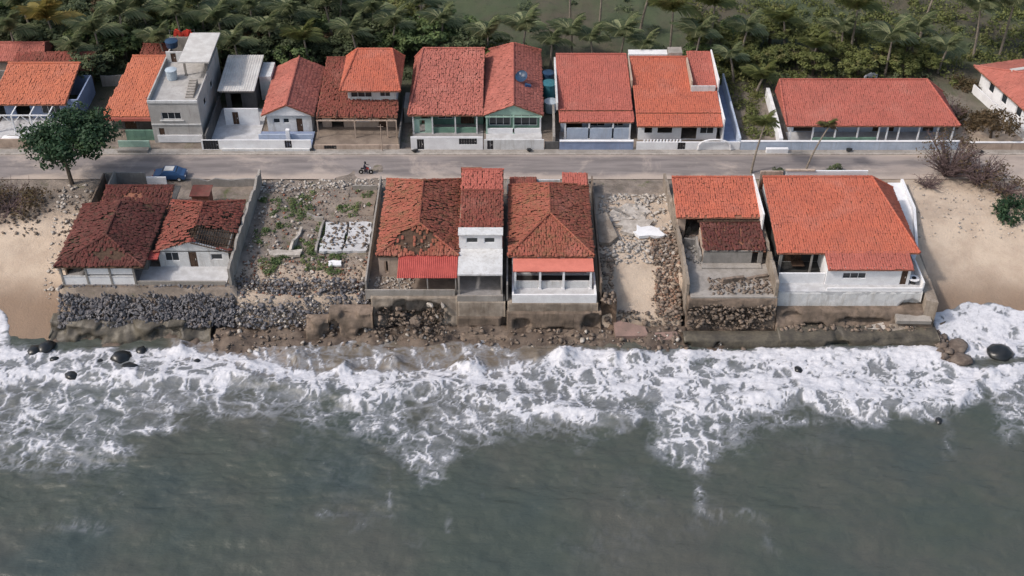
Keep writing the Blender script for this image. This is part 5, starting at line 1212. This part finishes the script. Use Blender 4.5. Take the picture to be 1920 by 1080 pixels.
LBL = {'dark': 'dark green broadleaf tree in the wooded belt behind the street houses', 'green': 'mid green broadleaf tree in the wooded belt behind the street houses',
       'olive': 'olive green bushy tree in the scrub behind the street houses', 'brown': 'dry brownish tree in the scrub behind the street houses'}
def tree(x, y, k, s, i, label=None, group=None, sz=None):
    r = empty('broadleaf_tree', (x, y, gz(x, y)), label or LBL[k], 'tree', group or ('%s trees behind the street houses' % k)); r.rotation_euler.z = (i*2.399) % 6.28
    sz = sz or s
    put(TK[i % 3], 'trunk', r, sc=(s, s, sz)); put(KINDS_[k][i % len(KINDS_[k])], 'crown', r, (0, 0, 4.4*sz), (0, 0, 0), (s, s, sz)); return r
def frond_mesh(seed, m='frond_green', L=3.3, droop=1.0):
    r = np.random.default_rng(seed); mb = MB(); n = 17; pts = []
    for i in range(9): t = i/8; pts.append((L*t*(1-.12*t*droop), 0, .75*math.sin(t*1.9)-1.15*droop*t*t))
    mb.tube(pts, [.065-.005*i for i in range(9)], 4, False); mb.t = [0.0]*len(mb.t)
    for i in range(n):
        t = .12+.86*i/(n-1); j = min(7, int(t*8)); q = t*8-j; p = Vector(pts[j]).lerp(Vector(pts[j+1]), q); ll = 1.1*math.sin(math.pi*min(1, t*.85+.12))*r.uniform(.8, 1.1)+.12
        for s_ in (-1, 1):
            d = Vector((.45, s_*.85, -.30*droop-r.uniform(0, .3))).normalized()*ll; wv = Vector((.065, 0, .02))
            mb.add([p-wv, p+d*.5+Vector((0,0,.05))-wv, p+d, p+d*.5+Vector((0,0,.05))+wv, p+wv], [(0,1,2,3,4)], float(r.uniform(.35, 1)))
    o = mb.build('frond', m); me = o.data; bpy.data.objects.remove(o); return me
FR = [frond_mesh(i) for i in range(3)]+[frond_mesh(5, 'frond_green', 3.0, 1.5)]; FRY = [frond_mesh(8, 'leaf_yellow'), frond_mesh(9, 'leaf_yellow', 3.0, 1.5)]; FRO = [frond_mesh(11, 'leaf_olive', 3.1, 1.2), frond_mesh(12, 'leaf_olive')]
def palm(x, y, top, label, group=None, fr=FR, s=1.0, n=19, lean=(0, 0), r0=.16, z0=None):
    z0 = gz(x, y) if z0 is None else z0; r = empty('palm_tree', (x, y, z0), label, 'palm', group)
    tx, ty = lean; mb = MB(); k = 7
    mb.tube([(x+tx*(i/k)**1.6, y+ty*(i/k)**1.6, z0-.3+(top-z0+.3)*i/k) for i in range(k+1)], [r0*(1.35-.6*i/k) for i in range(k+1)], 7)
    mb.build('trunk', 'bark_pale', r)
    for i in range(n):
        el = -.75+1.25*((i*.618) % 1); put(fr[i % len(fr)], 'frond', r, (tx, ty, top-z0), (random.uniform(-.25, .25), -1.3+1.45*((i*.618) % 1), i*2.399+random.uniform(-.2, .2)), s*random.uniform(.85, 1.1))
    return r
def palm_px(px, py, top, label, base_dx=0, group=None, **k):
    """crown centre seen at px,py when it stands `top` metres up"""
    x, y = at(px, py, top); bx = x-base_dx; return palm(bx, y, top, label, group, lean=(base_dx, 0), **k)
random.seed(21)
G = 'coconut palms in the wooded belt'
PL = [(90,38,7.0,'yellowing coconut palm above the orange roofs at top left',FRY,1.15),(178,62,6.0,'grey-green palm with drooping fronds behind the orange shed roof',FR,1.0),
 (40,12,7,None,FR,1),(265,14,7,None,FR,1),(330,30,7,None,FR,1),(372,8,7.5,None,FR,1),(410,42,6.5,None,FR,1.05),(470,20,7,None,FR,1),(545,30,6.5,None,FR,1.05),(610,12,7,None,FR,1),(505,60,6,None,FR,.9),
 (700,25,6.5,None,FR,1),(790,8,7,None,FR,1),(985,58,5.0,'dark low palm just behind the brick-red roof',FR,1.05),(1072,66,4.6,None,FR,.9),(1170,70,4.8,'palm with arching fronds behind the white roof boxes',FR,1.0),(1108,78,4.2,None,FR,.8),
 (1262,22,8.5,'tall pale palm in front of the dark clearing at top centre',FRO,1.15),(1340,12,8.0,'olive palm at the top edge right of the tall pale palm',FRO,1.1),(1312,70,5.5,'feathery dark palm beside the framed upper roof',FR,1.0),(1400,60,5.0,None,FR,.9),
 (1608,18,8.5,'big palm crown standing alone against the dark clearing',FRO,1.2),(1672,78,5.5,'round dark palm crown in the middle of the right scrub',FR,1.15),(1838,20,8.0,'left one of the two palms at the top right corner',FR,1.15),(1900,12,8.0,'palm touching the right edge of the picture at the top',FR,1.1),
 (1430,148,2.6,'short yellow-green palm behind the vacant plot wall',FRO,.8),(1580,60,4.6,None,FR,.85),(1775,95,4,None,FR,.8),(140,95,4.8,None,FR,.8),(300,80,5,None,FR,.9),(440,85,5.4,None,FR,.9),(570,75,5.6,None,FRO,.9),(660,65,6,None,FR,.9),(740,50,6,None,FR,.9),(830,45,5.5,None,FR,.9),(915,70,5,None,FR,.9),(1470,40,5,None,FRO,.8),(1530,90,4,None,FRO,.8),(1720,60,5,None,FR,.9),(1370,110,4,None,FR,.75),(225,30,7.4,None,FR,1),(640,0,8,None,FR,1),(20,60,6,None,FR,1),(1210,92,4.2,None,FR,.85),(1035,84,4,None,FR,.8)]
for px, py, top, l, fr, s in PL:
    s *= 1.42; top *= (.92 if not l else .95); palm_px(px, py, top, l or 'green coconut palm rising among the trees of the wooded belt', random.uniform(-.8, .8), group=None if l else G, fr=fr, s=s)
for px, py, top, bdx, l in ((1068,-40,9,-.3,'bare grey palm trunk crossing the clearing left of the pale palm'), (1130,-30,9,.2,'second bare palm trunk crossing the clearing left of the pale palm'), (1232,-50,10,1.9,'slanting pale palm trunk left of the tall pale palm'), (1765,-40,9.5,1.2,'slanting white palm trunk near the top right corner')):
    palm_px(px, py, top, l, bdx, s=.9)
# the two young palms by the road
x, y = at(1408, 325, 0); palm(x, y, 6.6, 'slender roadside palm with loose olive crown before the vacant plot', fr=FRO, s=.85, n=18, lean=(1.0, .6), r0=.12)
x, y = at(1508, 327, 0); palm(x, y, 6.6, 'thin leaning roadside palm with a small brown crown before the long hipped roof', fr=[frond_mesh(15, 'leaf_brown', 2.6, 1.4)]+FRO[:1], s=.62, n=15, lean=(2.1, .4), r0=.11)
# forest of individual broadleaf trees
def forest_ok(x, y):
    px, py = proj(x, y, 4.5)
    if not (-160 < px < 2080) or y > 196: return 0
    lim = np.interp(px, [0, 640, 760, 860, 930, 1000, 1120, 1240, 1320, 1400, 1500, 1640, 1760, 1830, 1920], [-80, -80, -10, 30, 60, 85, 100, 102, 40, 20, 30, 50, 80, 150, 175])
    return py > lim
spots = []; random.seed(5); tries = 0
while tries < 14000 and len(spots) < 270:
    tries += 1; x = random.uniform(-88, 88); y = random.uniform(155.5, 196)
    if x < -64 and y < 165: continue
    if -58 < x < -45 and y < 163: continue
    if x > 62 and y < 163: continue
    if -14 < x < 30 and y < 161.5: continue
    if -45 < x < -14 and y < 159: continue
    if 30 < x < 60 and y < 158.2: continue
    if not forest_ok(x, y): continue
    if all((x-a)**2+(y-b)**2 > 3.4**2 for a, b in spots): spots.append((x, y))
for i, (x, y) in enumerate(spots):
    q = fbm(np.array([x*.07]), np.array([y*.07]), 91)[0]+random.uniform(-.18, .18)
    if x > 25: k = 'olive' if q > .42 else ('green' if q > .3 else 'brown')
    else: k = 'dark' if q < .44 else ('green' if q < .60 else 'olive')
    if x < 25 and random.random() < .03: k = 'brown'
    s = random.uniform(.8, 1.3)*(.95 if x > 25 else 1.05)
    if y < 162: s *= .8
    tree(x, y, k, s, i, sz=s*random.uniform(.75, 1.05)*(.68 if x > 25 else .78))
# every tree of the belt told apart by what it stands behind
BEHIND = [(-64, 'the pergola house'), (-54, 'the blue walled house'), (-46.5, 'the orange shed roof'), (-40, 'the grey two-storey block'), (-33, 'the metal sheet roof'), (-26, 'the blue terrace house'), (-14.5, 'the two-level red house'),
          (-4, 'the green veranda house'), (5, 'the pale green gable'), (16, 'the lavender walled house'), (29.5, 'the framed upper roof'), (35.5, 'the vacant plot'), (46, "the long roof's left end"), (58, "the long roof's right end"), (200, 'the right edge house')]
ORDN = ['leftmost', 'second from left', 'third from left', 'fourth from left', 'fifth from left', 'sixth from left', 'seventh from left', 'eighth from left', 'ninth from left', 'tenth from left']
def tell_apart():
    B = {}
    for o in list(C.objects):
        if o.get('group') and o.get('category') in ('tree', 'palm'):
            # where the line of sight from above the sea through the tree passes the street
            px, _ = proj(o.location.x, o.location.y, 3); x = (px-960)/1000*70.5; y = o.location.y
            h_ = next(n for lim, n in BEHIND if x < lim); row = 'first row' if y < 163 else ('middle row' if y < 175 else 'back row')
            B.setdefault((o['label'].split(' in the ')[0].split(' behind ')[0].split(' rising ')[0], row, h_), []).append((px, o))
    for (k, row, h_), L_ in B.items():
        L_.sort(key=lambda t: t[0]); k = k.replace(' broadleaf', '').replace(' coconut', '').replace(' bushy', '')
        for i, (_, o) in enumerate(L_): o['label'] = '%s, %sin the %s behind %s' % (k, '' if len(L_) == 1 else ORDN[min(i, 9)]+' ', row, h_)
tell_apart()
# undergrowth: nobody could count it
def scrub(name, n, dens, x0, x1, y0, y1, size, m, label, leaf=.3, per=46):
    r = np.random.default_rng(len(name)); V, T = [], []
    P = field(n, x0, x1, y0, y1, dens)
    for x, y, z in P:
        rr = size*r.uniform(.6, 1.4); d = r.normal(0, 1, (per, 3)); d[:, 2] = abs(d[:, 2]); d /= np.linalg.norm(d, axis=1)[:, None]
        p = np.array([x, y, z+.05])+d*rr*r.uniform(.5, 1.05, per)[:, None]; N = d+r.normal(0, .5, (per, 3)); N /= np.linalg.norm(N, axis=1)[:, None]
        v, _ = quads(p, N, leaf, r); V.append(v); T.append(np.repeat(np.clip(r.normal(r.uniform(.2, .8), .2, per), 0, 1), 4))
    V = np.concatenate(V); o = np_mesh(name, V, np.arange(len(V)).reshape(-1, 4), m, np.concatenate(T)); tag(o, label, 'undergrowth', kind='stuff')
def d_for(x, y):
    if -14 < x < 30 and y < 158.5: return 0
    if x > 60 and y < 160: return 0
    if y < 157.5 and x < 35: return 0
    return forest_ok(x, y+3)*1.0
scrub('undergrowth', 620, d_for, -88, 88, 154, 196, 1.1, 'leaf_dark', 'dark undergrowth filling the ground between the trees')
scrub('scrub_bushes', 460, lambda x, y: float(x > 27 and (x < 62 or y > 160)), 27, 88, 156.2, 182, 1.2, 'leaf_olive', 'olive scrub covering the ground behind the long hipped roof')
scrub('plot_weeds', 60, None, 30.2, 34.3, 142, 157, .8, 'leaf_olive', 'olive weeds and shrubs in the vacant plot left of the long hipped roof', .22)
scrub('dry_weeds', 110, lambda x, y: float(fbm(np.array([x*.3]), np.array([y*.3]), 6)[0] > .48), 58, 64.5, 140, 158, .7, 'leaf_brown', 'dry brown weeds right of the long hipped roof', .2)
scrub('lot_weeds', 210, lambda x, y: float(fbm(np.array([x*.4]), np.array([y*.4]), 61)[0] > .5), -30.6, -17, 113.5, 129.5, .42, 'leaf_green', 'mossy green weeds creeping over the rubble lot', .16, 36)
scrub('pasture_tufts', 240, lambda x, y: 1-forest_ok(x, y), -20, 95, 165, 215, .8, 'leaf_dark', 'dark tufts in the open clearing beyond the trees', .35, 24)
# almond tree by the road on the left
cm = crown_mesh(71, 5.0, 2.5, 'leaf_deep', 80, 95, .40); tm = trunk_mesh(72, 4.6, 4.4, 'bark', .24)
r = empty('almond_tree', (-54.6, 131.4, 0), 'wide dark green almond tree standing alone by the road on the left', 'tree')
put(tm, 'trunk', r, sc=(1, 1, 1.3)); put(crown_mesh(73, 5.0, 2.1, 'leaf_deep', 80, 110, .33), 'crown', r, (1.1, 0, 6.9))
# bare and small trees on the right
def bare_tree(x, y, hh, spread, label, m='twig', leaves=None, n=26):
    rr = random.Random(int(x*10)); r = empty('bare_tree', (x, y, gz(x, y)), label, 'tree'); mb = MB(); z0 = gz(x, y)
    for i in range(n):
        t = rr.uniform(0, 6.28); L = spread*rr.uniform(.4, 1); e = rr.uniform(.35, 1)*hh
        a = Vector((x+rr.uniform(-.3, .3), y+rr.uniform(-.3, .3), z0-.2)); b = Vector((x+math.cos(t)*L*.5, y+math.sin(t)*L*.5, z0+e*.6)); c = Vector((x+math.cos(t)*L, y+math.sin(t)*L, z0+e))
        mb.tube([a, b, c], [.09, .055, .02], 4)
        for k in range(6):
            q = a.lerp(b, rr.uniform(.4, 1)) if k < 2 else b.lerp(c, rr.random()); d = Vector((rr.uniform(-1, 1), rr.uniform(-1, 1), rr.uniform(-.1, 1))).normalized()*rr.uniform(.5, 1.2); mb.tube([q, q+d*.5, q+d], [.035, .025, .012], 4)
    mb.build('branches', m, r)
    if leaves: put(crown_mesh(int(abs(x)), spread*.9, hh*.5, leaves[0], leaves[1], leaves[2], .2), 'crown', r, (0, 0, hh*.72))
    return r
bare_tree(54.6, 133.4, 5.0, 4.2, 'purplish leafless bush spreading over the road edge on the right', leaves=('leaf_brown', 26, 22), n=110)
bare_tree(58.0, 131.6, 3.0, 3.6, 'low twiggy bush creeping onto the sand beside the purplish bush', leaves=('leaf_brown', 18, 20), n=70)
bare_tree(51.6, 130.8, 1.2, 2.2, 'flat creeping twigs on the sand left of the purplish bush', n=20)
bare_tree(60.4, 129.4, 1.6, 3.2, 'brown creeping shrub mat on the upper right beach', leaves=('leaf_brown', 16, 22), n=26)
bare_tree(58.2, 146.2, 3.0, 2.2, 'bare grey shrub at the right corner of the long hipped roof', leaves=('leaf_brown', 10, 12), n=34)
r = empty('bush', (60.6, 124.8, gz(60.6, 124.8)), 'dense dark green bush at the right edge of the upper beach', 'bush'); put(crown_mesh(81, 3.0, .9, 'leaf_deep', 30, 60, .26), 'crown', r, (0, 0, .5)); put(TK[0], 'trunk', r, sc=(.4, .4, .15))
r = empty('bush', (62.6, 142.2, 0), 'pale yellowish umbrella-shaped tree leaning over the rosy street wall', 'tree'); put(crown_mesh(83, 3.3, 1.0, 'leaf_brown', 36, 46, .24), 'crown', r, (0, 0, 2.6)); put(TK[1], 'trunk', r, sc=(.8, .8, .55)); r.name = 'umbrella_tree'
for i, (px, py, s, l) in enumerate(((1455,322,.55,'small dark shrub on the verge behind the orange upper roof'), (1565,323,.7,'low dark shrub on the verge behind the big orange roof'))):
    x, y = at(px, py, .3); r = empty('shrub', (x, y, 0), l, 'shrub'); put(crown_mesh(90+i, 1.6*s, .8*s, 'leaf_dark', 12, 40, .2), 'crown', r, (0, 0, .5)); put(TK[0], 'trunk', r, sc=(.2, .2, .1))
for i, (px, py, s, l) in enumerate(((20,385,1.6,'tangled dark driftwood and shrub heap on the upper left beach'), (-40,372,1.5,'second tangled heap beyond the left edge of the upper beach'))):
    x, y = at(px, py, .3); bare_tree(x, y, 1.4, 2.8*s, l, leaves=('leaf_brown', 34, 40), n=40)
tag(scatter('beach_debris', [(x, y, z+.05) for x, y, z in field(420, -66, -50.6, 121, 130, lambda x, y: float(fbm(np.array([x*.4]), np.array([y*.4]), 16)[0] > .47))], .1, .6, 'rubble_mix', protos=HULLS+SLABS), 'brown debris and clods on the upper left beach', 'debris', kind='stuff')
tag(scatter('beach_pebbles', [(x, y, z+.03) for x, y, z in field(260, 47.5, 62, 121, 131, None)], .08, .35, 'rubble_pale', protos=HULLS+SLABS), 'pale scraps littering the upper right beach', 'debris', kind='stuff')
tag(scatter('plot_rubble', [(x, y, z) for x, y, z in field(240, -57, -50.8, 112, 131, lambda x, y: float(x > -53.4-.12*(y-112)))], .12, .7, 'rubble_pale', protos=HULLS+SLABS), 'pale stones along the outer wall of the dark tiled house', 'rubble', kind='stuff')
